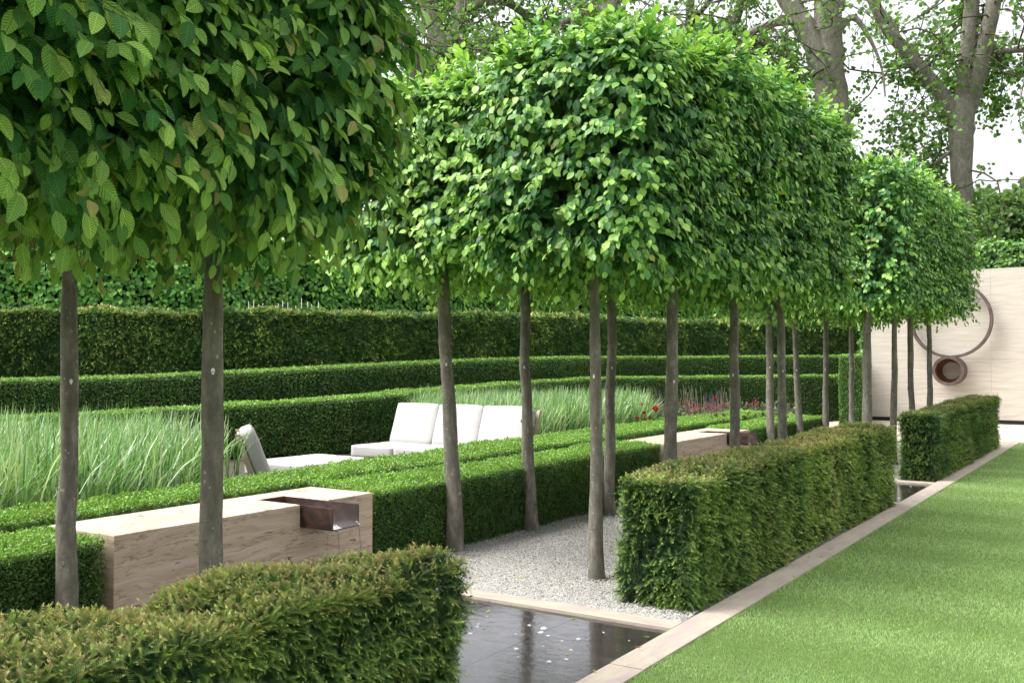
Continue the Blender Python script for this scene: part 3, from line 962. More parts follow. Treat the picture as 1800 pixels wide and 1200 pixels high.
# nearest block
hornbeam(NR, 2.93, .117, 2.27, 4.3, "hornbeam with big ribbed leaves, its smooth grey trunk in front of the first travertine block", 1, T_NEAR, .106, 1350, (1, .1, .9, .3, .3, .6), cy=2.64, cx=-3.5, hx=.73, hy=.74, lean=(.0, .0), bronze=.05, group=G1, tlen=.34)
hornbeam(NR, 1.40, .117, 2.25, 4.3, "hornbeam with big ribbed leaves beyond the frame edge, next to the smooth grey trunk", 2, T_NEAR, .106, 1150, (1, .1, .1, .4, .3, .6), cx=-3.5, hx=.74, hy=.8, bronze=.04, group=G1, tlen=.34)
hornbeam(FR_, 3.23, .118, 2.36, 4.3, "hornbeam with a slim dark trunk rising before the first low box hedge", 3, T_MID, .088, 750, (.7, .2, .8, .3, .3, 1), cy=3.0, lean=(-.0, 0), group=G1)
hornbeam(FR_, 1.60, .118, 2.36, 4.3, "hornbeam behind the near block, its trunk outside the view", 4, T_MID, .088, 450, (.7, .2, .3, .3, .3, 1), group=G1)  # next tree of the row, almost out of frame, included for the light
# middle block, lawn side
mid_near = [(6.61, .110, 2.34, 4.14, "hornbeam with a pale trunk on the open gravel, by the long yew hedge's corner"),
            (7.93, .125, 2.36, 4.32, "hornbeam with a mossy trunk before the second travertine block, second from the gravel corner"),
            (9.50, .112, 2.37, 4.42, "hornbeam whose grey trunk passes the bronze spout of the second fountain block"),
            (10.98, .112, 2.40, 4.50, "hornbeam with a plain grey trunk, fourth and last along the long yew hedge")]
for k, (y, dm, zb, zt, lb) in enumerate(mid_near):
    hornbeam(NR, y, dm, zb, zt, lb, 10 + k, T_MID, .086, [1250, 950, 820, 780][k], (1, .1, .15 if k < 3 else .7, .9 if k == 0 else .15, .9, .7), cx=-3.56, hx=.76, hy=.80 if k else .78, cy=y + (.06 if k == 0 else 0), group=G2, nleaf=9)
mid_far = [(6.88, .150, 2.42, 4.05, "hornbeam with a thick knotty trunk against the box hedge, in front of the sofa", (-.10, 0)),
           (8.16, .128, 2.44, 4.28, "hornbeam with a slender brown trunk planted in the gravel close to the box hedge", (-.08, 0)),
           (9.42, .125, 2.46, 4.42, "hornbeam with a brown trunk just behind the pale one on the gravel corner", (0, 0)),
           (11.46, .115, 2.48, 4.50, "hornbeam almost hidden behind the mossy trunk before the second travertine block", (0, 0))]
for k, (y, dm, zb, zt, lb, ln) in enumerate(mid_far):
    hornbeam([FR_ - .03, FR_ - .03, -4.91, FR_ - .03][k], y, dm, zb, zt, lb, 20 + k, T_MID, .086, [1100, 600, 450, 400][k], (.35, .5, .1, 1.2 if k == 0 else .2, 1, .6), cx=-5.12, hx=.84, hy=.82, bright=.55 if k == 0 else .25, lean=ln, group=G2, nleaf=9)
far_near = [(15.06, .150, 2.46, 4.62, "hornbeam with the thickest mottled trunk of the last block, standing at the wall's edge"),
            (16.78, .115, 2.47, 4.66, "hornbeam with a straight trunk before the blank stone, second in the last block"),
            (18.18, .120, 2.49, 4.70, "hornbeam whose trunk crosses the rim of the rusty ring"),
            (19.97, .118, 2.52, 4.70, "hornbeam with a wavy trunk standing inside the ring's outline, last of its row")]
for k, (y, dm, zb, zt, lb) in enumerate(far_near):
    hornbeam(NR, y, dm, zb, zt, lb, 30 + k, T_MID, .088, [800, 600, 550, 600][k], (1, .1, .15 if k < 3 else .8, .9 if k == 0 else .15, .9, .6), cx=-3.56, hx=.78, hy=.85, group=G3, nleaf=7, mark=False)
far_far = [(15.32, .135, 2.46, 4.55, "hornbeam with a pale peeling trunk touching the fourth grey one, against the low box hedge"),
           (16.92, .119, 2.48, 4.60, "hornbeam with a bent slim trunk leaning out over the low box hedge"),
           (18.48, .122, 2.49, 4.60, "hornbeam with a curved trunk by the end of the low box hedge"),
           (20.35, .118, 2.50, 4.60, "hornbeam with a thin trunk before the corner where both box hedges meet")]
for k, (y, dm, zb, zt, lb) in enumerate(far_far):
    hornbeam(FR_, y, dm, zb, zt, lb, 40 + k, T_MID, .09, 350, (.4, .4, .1, 1 if k == 0 else .2, 1, .6), cx=-5.12, hx=.80, hy=.85, lean=(-.06 if k == 1 else 0, 0), group=G3, nleaf=7)

# ------------------------------------------------------------------ travertine fountain blocks
def fountain(y0, y1, label, ty0, ty1):
    X0, X1, H = -5.17, -5.85, .62
    root = empty("fountain_block", (X0, y0, 0))
    mb = MB()
    # body is split round the channel so that the trough really is cut in
    def bx_(xa, xb, ya, yb, za, zb): box(mb, xa - X0, xb - X0, ya - y0, yb - y0, za, zb)
    CB = H - .165
    bx_(X1, X0, y0, ty0, -.05, H)
    bx_(X1, X0, ty1, y1, -.05, H)
    bx_(X1, X0, ty0 + .0005, ty1 - .0005, -.05, CB)
    bx_(X1, -5.63, ty0 + .0005, ty1 - .0005, CB + .0005, H)
    o = mb.build("block", M['travblock'], root)
    bv = o.modifiers.new("bevel", 'BEVEL'); bv.width = .004; bv.segments = 2; bv.limit_method = 'ANGLE'
    # bronze channel with a spout that reaches out over the gravel
    mb = MB()
    xe, xi, t = -4.855, -5.628, .008
    def b2(xa, xb, ya, yb, za, zb): box(mb, xa - X0, xb - X0, ya - y0, yb - y0, za, zb)
    za, zb = CB + .003, H - .008
    b2(xi, xe, ty0 + .002, ty0 + .002 + t, za, zb + .004)
    b2(xi, xe, ty1 - .002 - t, ty1 - .002, za, zb + .004)
    b2(xi, xi + t, ty0 + .0025 + t, ty1 - .0025 - t, za, zb + .003)
    b2(xi + t + .0005, xe - .001, ty0 + .0025 + t, ty1 - .0025 - t, za, za + t)
    mb.build("spout", M['bronze'], root)
    mb = MB()
    xs_ = np.linspace(xi + t + .001, xe + .012, 26)
    zz_ = za + t + .002 + .03 * (1 - np.clip((xs_ - (xe - .16)) / .17, 0, 1) ** 2.2)
    V = [(x_ - X0, y_ - y0, z_ + .0006 * math.sin(y_ * 60)) for i_, (x_, z_) in enumerate(zip(xs_, zz_)) for y_ in np.linspace(ty0 + .003 + t, ty1 - .003 - t, 6)]
    F = [(i_ * 6 + j_, i_ * 6 + j_ + 1, i_ * 6 + j_ + 7, i_ * 6 + j_ + 6) for i_ in range(25) for j_ in range(5)]
    mb.add(V, F, smooth=True)
    mb.build("spout_water", M['spoutfilm'], root)
    # the falling sheet of water
    mb = MB()
    n = 8
    for side in (ty0 + .03, ty1 - .03):
        pts = [(xe - X0 + .004 + .05 * math.sqrt(s), side - y0, za + .04 - .48 * s ** 1.6) for s in np.linspace(0, 1, n)]
        mb = MB()
        tube(mb, pts, [.0045, .004, .0035, .003, .003, .0025, .0025, .002], 6)
        mb.build("water_trickle", M['spoutwater'], root)
    return tag(root, label, "fountain")
m, nt, b = new_mat("brown_bronze")
co = objco(nt)
n1 = noise(nt, mapping(nt, co, (1, 1, 1.5)), 7, 5, .6, .8)
nt.links.new(ramp(nt, n1.outputs[0], [(.32, (.020, .011, .009)), (.5, (.042, .022, .017)), (.68, (.095, .045, .028))]), b.inputs["Base Color"])
b.inputs["Metallic"].default_value = .3; b.inputs["Roughness"].default_value = .5
bump(nt, b, n1.outputs[0], .2, .004)
M['bronze'] = m
m, nt, b = new_mat("running_water")
b.inputs["Base Color"].default_value = (.8, .85, .86, 1); b.inputs["Roughness"].default_value = .04
b.inputs["Transmission Weight"].default_value = 1.0; b.inputs["IOR"].default_value = 1.33
w = noise(nt, objco(nt), 25, 2); bump(nt, b, w.outputs[0], .1, .002)
M['spoutwater'] = m
m = M['water'].copy(); m.name = "channel_water"
for q in m.node_tree.nodes:
    if q.type == 'FRESNEL': q.inputs[0].default_value = 1.36
    if q.type == 'BUMP': q.inputs[0].default_value = .12
M['spoutfilm'] = m
fountain(3.55, 5.85, "long travertine fountain block with a bronze spout, in front of the white ottoman", 5.065, 5.345)
fountain(11.36, 14.50, "travertine fountain block with dark spout, partly behind the mossy trunk and long yew hedge", 13.55, 13.95)

# ------------------------------------------------------------------ garden furniture
def cushion(name, size, loc, rot=(0, 0, 0), parent=None, r=.045, puff=.02, mat=None, seed=0):
    """soft box: bevelled, gently crowned faces, slight sag"""
    sx, sy, sz = size
    n = 12
    faces_V, faces_F = [], []
    mb = MB()
    g = np.linspace(-1, 1, n)
    def warp(U):
        h = np.array([sx, sy, sz]) / 2
        P = U * h
        q = h - np.minimum(r, h * .95)
        core = np.clip(P, -q, q)
        d = P - core
        ln = np.linalg.norm(d, axis=1, keepdims=True)
        mx_ = np.minimum(r, (h - q).max())
        P = core + np.where(ln > 1e-9, d / np.maximum(ln, 1e-9), 0) * np.minimum(ln, mx_)
        f = np.prod(np.cos(np.clip(U, -1, 1) * np.pi / 2 * .98) + np.eye(3)[0] * 0, axis=1)
        for a in range(3):
            o1, o2 = [k for k in range(3) if k != a]
            bulge = puff * np.cos(U[:, o1] * np.pi / 2) ** .6 * np.cos(U[:, o2] * np.pi / 2) ** .6
            P[:, a] += np.where(np.abs(U[:, a]) > .999, np.sign(U[:, a]), 0) * bulge
        P += .004 * np.stack([sn(P + loc_, 9, seed), sn(P + loc_, 9, seed + 1), sn(P + loc_, 9, seed + 2)], 1)
        return P
    loc_ = np.array(loc)
    for a in range(3):
        for s in (-1, 1):
            A, B = np.meshgrid(g, g, indexing='ij')
            U = np.zeros((n * n, 3)); o1, o2 = [k for k in range(3) if k != a]
            U[:, a] = s; U[:, o1] = A.ravel(); U[:, o2] = B.ravel()
            V = warp(U)
            i = (np.arange(n - 1)[:, None] * n + np.arange(n - 1)[None, :]).ravel()
            F = np.stack([i, i + n, i + n + 1, i + 1], 1)
            if (s > 0) == (a == 1): F = F[:, ::-1]
            mb.add(V, F, smooth=True)
    o = mb.build(name, mat or M['fabric'], parent)
    bm_merge(o)
    o.location = loc; o.rotation_euler = rot
    return o

import bmesh
def bm_merge(o, d=.0008):
    bm = bmesh.new(); bm.from_mesh(o.data)
    bmesh.ops.remove_doubles(bm, verts=bm.verts, dist=d)
    bmesh.ops.recalc_face_normals(bm, faces=bm.faces)
    bm.to_mesh(o.data); bm.free()

# sofa: faces the camera side (-Y), three seats
sofa = empty("sofa", (-10.02, 11.30, 0)); sofa.rotation_euler = (0, 0, R(-2.5))
W3 = .86
for k in range(3):
    cushion("seat_cushion", (W3 - .012, .86, .17), (W3 * (k + .5), -.02, .335), parent=sofa, seed=k, puff=.008, r=.022)
    cushion("back_cushion", (W3 - .016, .17, .64), (W3 * (k + .5) - .0, .565, .69), rot=(R(-19), 0, 0), parent=sofa, seed=k + 5, puff=.016, r=.022)
mb = MB()
box(mb, 0, 3 * W3, -.42, .50, .19, .245)
for x_ in (.0, 3 * W3 - .05):
    for y_ in (-.40, .42):
        box(mb, x_ + .002, x_ + .048, y_, y_ + .05, -.03, .189)
mb.build("base_frame", M['teak'], sofa)
mb = MB()
for x_ in (-.012, 3 * W3 - .03):
    V = np.array([(x_, .52, .20), (x_ + .045, .52, .20), (x_ + .045, .60, .20), (x_, .60, .20), (x_, .79, .96), (x_ + .045, .79, .96), (x_ + .045, .84, .96), (x_, .84, .96)])
    mb.add(V, [(0, 1, 5, 4), (1, 2, 6, 5), (2, 3, 7, 6), (3, 0, 4, 7), (4, 5, 6, 7), (3, 2, 1, 0)])
for s_ in np.linspace(.1, .95, 7):
    yb = .575 + .265 * s_; zz = .22 + .72 * s_
    box(mb, .034, 3 * W3 - .031, yb - .012, yb + .008, zz - .03, zz + .03)
mb.build("back_frame", M['teak'], sofa)
tag(sofa, "white three-seat sofa with tall back cushions, behind the knotty trunk and before the grasses", "sofa")

def chaise(name, loc, rot, W, D, nsec, label, cat, back=True):
    r_ = empty(name, loc); r_.rotation_euler = (0, 0, rot)
    for k in range(nsec):
        cushion("seat_cushion", (W / nsec - .006, D, .17), (W * (k + .5) / nsec, D / 2, .335), parent=r_, seed=k + 20, puff=.006, r=.022)
    mb = MB()
    box(mb, .02, W - .02, .02, D - .02, .19, .245)
    for x_ in (.03, W - .08):
        for y_ in (.03, D - .08):
            box(mb, x_, x_ + .05, y_, y_ + .05, -.03, .189)
    mb.build("base_frame", M['teak'], r_)
    if back:
        cushion("back_cushion", (W - .01, .15, .60), (W / 2, -.155, .66), rot=(R(21), 0, 0), parent=r_, seed=31, puff=.014, r=.03)
        mb = MB()
        for x_ in (-.01, W - .035):
            V = np.array([(x_, -.06, .20), (x_ + .045, -.06, .20), (x_ + .045, -.14, .20), (x_, -.14, .20), (x_, -.32, .90), (x_ + .045, -.32, .90), (x_ + .045, -.37, .90), (x_, -.37, .90)])
            mb.add(V, [(0, 1, 5, 4), (1, 2, 6, 5), (2, 3, 7, 6), (3, 0, 4, 7), (4, 5, 6, 7), (3, 2, 1, 0)])
        for s_ in np.linspace(.1, .95, 6):
            yb = -.11 - .24 * s_; zz = .22 + .66 * s_
            box(mb, .036, W - .036, yb - .008, yb + .012, zz - .03, zz + .03)
        mb.build("back_frame", M['teak'], r_)
    return tag(r_, label, cat)
chaise("ottoman", (-9.55, 8.38, 0), R(-3), 1.05, 1.25, 1, "square white upholstered ottoman between the lounge chair and the sofa", "ottoman", False)
chaise("lounge_chair", (-8.36, 7.70, 0), R(-41), .80, .85, 1, "white low lounge chair seen edge-on, its back leaning into the tall grasses", "chair")
chaise("footstool", (-8.42, 8.36, -.012), R(-3), .78, 1.3, 1, "lower white upholstered stool tucked between the square ottoman and the box hedge", "stool", False)

# ------------------------------------------------------------------ ornamental grasses and flowers
def grass_stand(pts, hmin, hmax, label, seed):
    mb = MB()
    n = len(pts)
    k = 6
    a = rng.uniform(0, 6.28, n)
    wind = np.array([.55, .25])
    out = np.stack([np.cos(a), np.sin(a)], 1) * rng.uniform(.1, .95, (n, 1)) + wind * .25
    L = rng.uniform(hmin, hmax, n)
    w = rng.uniform(.0045, .0095, n)
    side = np.stack([-np.sin(a), np.cos(a), np.zeros(n)], 1)
    rows = []
    for i in range(k):
        t = i / (k - 1)
        bend = (t ** 2.4)
        hz = L * (t - .16 * t ** 3 * np.hypot(out[:, 0], out[:, 1]) * 1.6)
        Pm = np.stack([pts[:, 0] + out[:, 0] * L * .42 * bend, pts[:, 1] + out[:, 1] * L * .42 * bend, hz], 1)
        wt = w * (1 - .15 * t) if i < k - 1 else w * .08
        rows.append((Pm - side * wt[:, None], Pm + side * wt[:, None]))
    V = np.stack([x for r_ in rows for x in r_], 1)      # n, 2k, 3
    F = np.array([(2 * i, 2 * i + 1, 2 * i + 3, 2 * i + 2) for i in range(k - 1)])
    FF = (F[None] + (np.arange(n) * 2 * k)[:, None, None]).reshape(-1, 4)
    C = pick([(.11, .20, .08), (.17, .255, .125), (.34, .39, .31), (.065, .14, .045)], [4, 4, 2, 3.4], n, .15)
    g = np.repeat(np.linspace(.75, 1.2, k), 2)
    CC = C[:, None, :] * g[None, :, None]
    mb.add(V.reshape(-1, 3), FF, CC.reshape(-1, 3))
    tag(mb.build("ornamental_grass", M['grassblade']), label, "grass", kind="stuff")

def region(n, poly, clump=.12, nclump=600):
    poly = np.array(poly)
    lo, hi = poly.min(0), poly.max(0)
    def inside(P):
        c = np.zeros(len(P), bool); j = len(poly) - 1
        for i in range(len(poly)):
            xi, yi = poly[i]; xj, yj = poly[j]
            hit = ((yi > P[:, 1]) != (yj > P[:, 1])) & (P[:, 0] < (xj - xi) * (P[:, 1] - yi) / (yj - yi + 1e-12) + xi)
            c ^= hit; j = i
        return c
    C = rng.uniform(lo, hi, (nclump * 3, 2)); C = C[inside(C)][:nclump]
    return C[rng.integers(0, len(C), n)] + rng.normal(0, clump * .5, (n, 2))
grass_stand(region(15000, [(-6.9, 2.2), (-6.95, 5.2), (-7.55, 6.15), (-8.35, 6.85), (-10.0, 7.8), (-12.0, 7.6), (-12.6, 4.6), (-9, 1.8)], .12, 800), .85, 1.25,
            "tall blue-green ornamental grass leaning in the wind behind the first fountain block", 1)
grass_stand(region(13000, [(-7.55, 12.2), (-7.5, 15.8), (-9.0, 18.2), (-10.6, 16.9), (-11.9, 15.0), (-11.4, 13.9), (-10.2, 12.7), (-8.3, 12.6)], .12, 800), .95, 1.32,
            "tall blue-green ornamental grass standing behind and beside the white sofa", 2)
# a few loose stems beside the lounger
grass_stand(region(90, [(-7.75, 6.3), (-7.9, 6.8), (-8.3, 6.9), (-8.3, 6.2)], .08, 8), 1.0, 1.25, "sparse grass stems rising beside the lounger's back", 3)

def flower(px, py, d, kind, label, r):
    p = pt(px, py, d)
    root = empty("peony", (p[0], p[1], 0))
    mb = MB()
    h = p[2]
    tube(mb, [(0.05, .03, -.03), (.02, .02, h * .5), (0, 0, h - r * .4)], [.004, .0035, .003], 5, C=(.08, .12, .04))
    n = 10
    z = rng.uniform(.25, .85, n) * h
    a = rng.uniform(0, 6.28, n)
    A = np.stack([np.cos(a), np.sin(a), rng.uniform(-.1, .5, n)], 1)
    c = pick([(.07, .12, .04), (.10, .07, .05)], [2, 1], n, .2)
    scatter(mb, T_MID, np.stack([.02 * np.cos(a), .02 * np.sin(a), z], 1), A, np.tile([0, 0, 1.0], (n, 1)), rng.uniform(.08, .14, n), c, c)
    mb.build("stem", M['petal'], root)
    mb = MB()
    n = 38
    u = rng.uniform(-.25, 1, n); a = rng.uniform(0, 6.28, n)
    q = np.sqrt(1 - np.clip(u, -1, 1) ** 2)
    D = np.stack([q * np.cos(a), q * np.sin(a), u], 1)
    col = (.42, .012, .016) if kind == 'red' else (.35, .02, .07)
    c = pick([col, tuple(x * .65 for x in col)], [2, 1], n, .2)
    scatter(mb, T_MID, D * r * .3 + np.array([0, 0, h - r * .1]), D * .5 + np.array([0, 0, .6]), D, r * rng.uniform(1.1, 1.6, n), c, c * 1.15)
    mb.build("bloom", M['petal'], root)
    tag(root, label, "flower", "red peonies beside the grasses")
flower(1152, 722, 17.0, 'red', "largest scarlet peony, open bloom just beside the mossy trunk", .058)
flower(1127, 713, 17.2, 'pink', "crimson pink peony pair's first bloom next to the grass tips", .036)
flower(1138, 711, 17.3, 'pink', "crimson pink peony just above the largest scarlet bloom", .036)
flower(1132, 727, 16.8, 'red', "small red peony below the crimson pink pair", .036)
flower(1120, 736, 16.7, 'red', "low red peony almost on the box hedge top, nearest the grasses", .03)
flower(1134, 738, 16.7, 'red', "low red peony on the box hedge top, middle of three", .03)
flower(1144, 736, 16.8, 'pink', "small dark pink bloom low on the box hedge, under the largest peony", .022)
flower(1258, 703, 22.0, 'red', "single red poppy-like bloom high above the purple flowers", .045)
flower(1107, 706, 17.5, 'red', "tiny red bud among the last grass blades", .02)

mb = MB()   # dusky perennials
n = 5200
xs = rng.uniform(1112, 1400, n); ds = rng.uniform(17, 25, n)
P = np.array([pt(a, 700, d) for a, d in zip(xs, ds)])
P[:, 2] = rng.uniform(.02, .62, n)
A = rng.normal(0, .5, (n, 3)); A[:, 2] += .9
c = pick([(.07, .08, .05), (.08, .07, .06), (.05, .08, .03), (.10, .085, .085)], [3, 3, 3, 1], n, .25)
scatter(mb, T_FAR, P, A, rng.normal(0, 1, (n, 3)), rng.uniform(.05, .13, n), c, c)
nst = 150
xs = rng.uniform(1115, 1300, nst); ds = rng.uniform(17.5, 23, nst)
for a, d in zip(xs, ds):
    q = pt(a, 700, d); hh = rng.uniform(.8, 1.15)
    c0 = (.16, .145, .11) if rng.random() < .7 else (.08, .065, .10)
    tube(mb, [(q[0], q[1], 0), (q[0] + .02, q[1], hh * .6), (q[0] + rng.normal(0, .03), q[1], hh)], [.003, .003, .007], 4, C=c0)
tag(mb.build("border_foliage", M['petal']), "dusky grey and purple border plants growing between the grasses and box hedges", "plants", kind="stuff")
mb = MB()   # magenta flower sprays
n = 480
cen = [(1218, 712), (1228, 716), (1245, 713), (1255, 712), (1262, 716), (1240, 718), (1212, 722), (1270, 712), (1205, 708), (1285, 712), (1222, 720), (1250, 718), (1330, 706), (1318, 708)]
i = rng.integers(0, len(cen), n)
P = np.array([pt(cen[k][0] + rng.normal(0, 5), cen[k][1] + rng.normal(0, 3.5), 19 + rng.normal(0, .3)) for k in i])
c = pick([(.20, .02, .05), (.11, .02, .04), (.24, .06, .10)], [2, 3, 1], n, .2)
scatter(mb, T_FAR, P, rng.normal(0, 1, (n, 3)), rng.normal(0, 1, (n, 3)), rng.uniform(.02, .045, n), c, c)
tag(mb.build("magenta_flower_spray", M['petal']), "loose magenta and burgundy flower sprays above the narrow box hedge", "flowers", kind="stuff")

# ------------------------------------------------------------------ travertine wall and sculpture
m = travertine("travertine_wall_slabs", (0.55, 0.505, 0.44), (0.43, 0.38, 0.31), (.45, .45, 9), .12, .6, None, .74)
nt = m.node_tree
b = nt.nodes["Principled BSDF"]
WX0, WX1, WY, WZ = -6.95, 9.0, 29.15, 4.2
wall = empty("travertine_wall", (WX0, WY, 0))
mb = MB()
rows = np.linspace(.10, WZ, 6)
xs_j = [WX0, -5.0 - .25, -3.62, -.9, 1.8, 4.5, 7.2, WX1]
for r0, r1 in zip(rows[:-1], rows[1:]):
    for xa, xb in zip(xs_j[:-1], xs_j[1:]):
        box(mb, xa - WX0 + .0015, xb - WX0 - .0015, 0, .12, r0 + .0015, r1 - .0015)
mb.build("stone_slabs", m, wall)
mb = MB(); box(mb, .02, WX1 - WX0 - .02, .03, .40, -.05, WZ - .02)
mb.build("wall_core", plain("dark_recess", (.03, .028, .026), .9), wall)
tag(wall, "tall pale travertine wall of large banded slabs at the end of the lawn", "wall")

m, nt, b = new_mat("rusted_steel")
co = objco(nt)
n1 = noise(nt, co, 5, 6, .65)
nt.links.new(ramp(nt, n1.outputs[0], [(.3, (.060, .040, .034)), (.5, (.095, .066, .056)), (.7, (.14, .10, .085))]), b.inputs["Base Color"])
b.inputs["Roughness"].default_value = .6; b.inputs["Metallic"].default_value = .25
bump(nt, b, n1.outputs[0], .3, .006)
M['rust'] = m
M['rustin'] = plain("orange_rust", (.15, .062, .028), .7, 6, .3, .3)
sc_ = empty("wall_sculpture", (-4.60, WY, 1.45))
def ring_mesh(name, cx, cz, ro, ri, y0, y1, mat, n=96, mat_in=None):
    th = np.linspace(0, 2 * np.pi, n, endpoint=False)
    V = []
    for (r_, y_) in ((ro, y0), (ro, y1), (ri, y1), (ri, y0)):
        V += [(cx + r_ * math.cos(t), y_, cz + r_ * math.sin(t)) for t in th]
    mb = MB()
    V = np.array(V)
    for k in range(4):
        F = [(k * n + i, k * n + (i + 1) % n, ((k + 1) % 4) * n + (i + 1) % n, ((k + 1) % 4) * n + i) for i in range(n)]
        mb.add(V, F, mi=1 if (mat_in and k == 2) else 0, smooth=(k in (0, 2)))
    return mb.build(name, [mat] + ([mat_in] if mat_in else []), sc_)
# rim face and hollow inside
ring_mesh("steel_ring", 0.02, 1.37, 1.045, .975, -.36, -.13, M['rust'])
ring_mesh("steel_pipe", -.01, -.02, .40, .325, -.62, -.002, M['rust'], mat_in=M['rustin'])
ring_mesh("back_plate", -.01, -.02, .322, .235, -.05, -.01, M['rustin'])
mb = MB()
for x_ in (-.75, .0, .77):
    zc = 1.37 + (math.sqrt(max(0, 1.01 ** 2 - (x_ - .02) ** 2)) if x_ else 1.01)
    mb = MB()
    box(mb, x_ - .02, x_ + .02, -.16, -.001, zc - .02, zc + .02)
    mb.build("bracket", M['rust'], sc_)
tag(sc_, "rusty steel ring above a short hollow pipe, mounted on the travertine wall", "sculpture")

# ------------------------------------------------------------------ plane trees beyond the garden
def plane_tree(d, limbs, label, seed, nleaf, drape, mat='planebark', leaf=.17, box_=None, cols=None):
    """limbs: lists of (px, py, width px) surveyed at depth d"""
    rr = np.random.default_rng(seed)
    base = pt(limbs[0][0][0], limbs[0][0][1], d)
    root = empty("plane_tree", (base[0], base[1], 0))
    O = np.array([base[0], base[1], 0])
    mbt, mbl, mbf = MB(), MB(), MB()
    seeds = []
    for li, L in enumerate(limbs):
        P = np.array([pt(x, y, d + (0 if li == 0 else .4 * li * math.sin(li + seed))) for x, y, w in L]) - O
        r = np.array([w * d / FPX / 2 for x, y, w in L])
        if li == 0:
            P = np.concatenate([[[P[0][0] * 1.0, P[0][1], -.05]], P]); r = np.concatenate([[r[0] * 1.25], r])
        else:      # root the limb into the trunk
            P[0] = P[0] * 1.0
            dd = (pt(L[0][0], L[0][1], d) - O) - P[0]
            fall = np.linspace(1, 0, len(P))[:, None]
            P = P + dd * fall
        Q = smooth_path(np.concatenate([P, r[:, None]], 1), 6)
        tube(mbt if li == 0 else mbl, Q[:, :3], Q[:, 3], 14, jitter=.09, seed=seed + li)
        seeds.append((Q, li))
    # hanging side branches
    tips = []
    for _ in range(drape):
        Q, li = seeds[rr.integers(0, len(seeds))]
        i = rr.integers(len(Q) // 3, len(Q))
        if li == 0 and Q[i][2] < 8.5: continue
        p = Q[i][:3].copy()
        a = rr.uniform(0, 6.28)
        v = np.array([math.cos(a) * 1.1, math.sin(a) * 1.0, rr.uniform(-.2, .5)])
        pts_ = [p.copy()]
        for k in range(rr.integers(7, 14)):
            v = v + rr.normal(0, .26, 3); v[2] -= .11
            v = v / np.linalg.norm(v)
            p = p + v * rr.uniform(.38, .62)
            pts_.append(p.copy())
        tube(mbl, pts_, np.linspace(.04, .008, len(pts_)), 5, mi=1)
        tips += pts_[2:]
        for _k in range(3):
            j = rr.integers(2, len(pts_)); q = pts_[j].copy(); u = rr.normal(0, 1, 3); u[2] -= .3
            sub = [q.copy()]
            for _j in range(4):
                u = u / np.linalg.norm(u); q = q + u * .32; u = u + rr.normal(0, .5, 3); u[2] -= .25
                sub.append(q.copy())
            tube(mbl, sub, np.linspace(.018, .006, 5), 4, mi=1)
            tips += sub[1:] * 2
    T_ = np.array(tips)
    idx = rr.integers(0, len(T_), nleaf)
    Pf = T_[idx] + rr.normal(0, .17, (nleaf, 3))
    dep = (Pf + O) @ _F - _F[2] * EYE
    ok_ = (dep > d - .2) | (rr.random(nleaf) < .22)
    Pf = Pf[ok_]; nleaf = len(Pf)
    A = rr.normal(0, .7, (nleaf, 3)); A[:, 2] -= .4
    N_ = rr.normal(0, .6, (nleaf, 3)); N_[:, 2] += .6
    c = pick(cols or [(.06, .13, .034), (.085, .175, .042), (.13, .23, .06)], [4, 4, 2], nleaf, .2)
    scatter(mbf, T_PALM, Pf, A, N_, leaf * rng.uniform(.6, 1.25, nleaf), c, c)
    mbt.build("trunk", M[mat], root)
    if mbl.v: mbl.build("limbs", [M[mat], M['darkbark']], root)
    mbf.build("crown", M['plane'], root)
    return tag(root, label, "tree", "plane trees beyond the garden")
plane_tree(36, [[(1464, 300, 62), (1462, 190, 56), (1456, 90, 50), (1455, 0, 47), (1456, -120, 42)],
                [(1452, 125, 50), (1432, 75, 44), (1400, 25, 36), (1370, -25, 30), (1330, -110, 24)],
                [(1425, 52, 14), (1390, 38, 14), (1350, 45, 13), (1315, 62, 12), (1300, 92, 10)],
                [(1470, 60, 14), (1500, 30, 11), (1530, 70, 7), (1550, 120, 4), (1556, 170, 3)]],
           "massive pale plane trunk with one thick limb forking off above the middle block", 51, 3600, 20)
plane_tree(37, [[(1694, 400, 32), (1690, 300, 36), (1690, 215, 44), (1692, 170, 40)],
                [(1684, 215, 30), (1650, 160, 27), (1600, 100, 24), (1560, 50, 21), (1530, -10, 18), (1500, -90, 18)],
                [(1690, 190, 30), (1697, 130, 28), (1705, 50, 27), (1712, -60, 24)],
                [(1702, 190, 32), (1722, 120, 28), (1738, 50, 26), (1756, -40, 24)],
                [(1735, 95, 10), (1770, 90, 10), (1810, 85, 9), (1860, 60, 8)],
                [(1680, 260, 6), (1640, 290, 6), (1600, 320, 5), (1575, 350, 4)]],
           "plane tree with three grey limbs dividing low, beside the massive pale trunk", 52, 14000, 70)
plane_tree(41, [[(1207, 120, 18), (1209, 60, 15), (1213, 20, 14), (1218, -60, 12)],
                [(1212, 45, 10), (1228, 25, 9), (1248, 0, 8), (1262, -50, 7)],
                [(1210, 50, 6), (1235, 42, 5), (1262, 60, 5), (1285, 75, 4)]],
           "slim plane trunk with a V fork, just above the middle block's crest", 53, 4200, 24, 'darkbark')
plane_tree(40, [[(1275, 110, 22), (1285, 60, 18), (1305, 0, 16), (1325, -70, 14)],
                [(1280, 80, 9), (1310, 75, 9), (1360, 85, 8), (1400, 120, 6), (1408, 150, 4)]],
           "leaning slim plane trunk between the V-forked one and the massive one", 54, 4200, 24, 'darkbark')
plane_tree(38, [[(1068, 120, 48), (1068, 40, 44), (1070, 0, 42), (1075, -100, 38)],
                [(1058, 15, 16), (1010, 30, 14), (960, 60, 12), (940, 75, 8)]],
           "broad plane trunk just showing over the highest clipped crown", 55, 5500, 28)
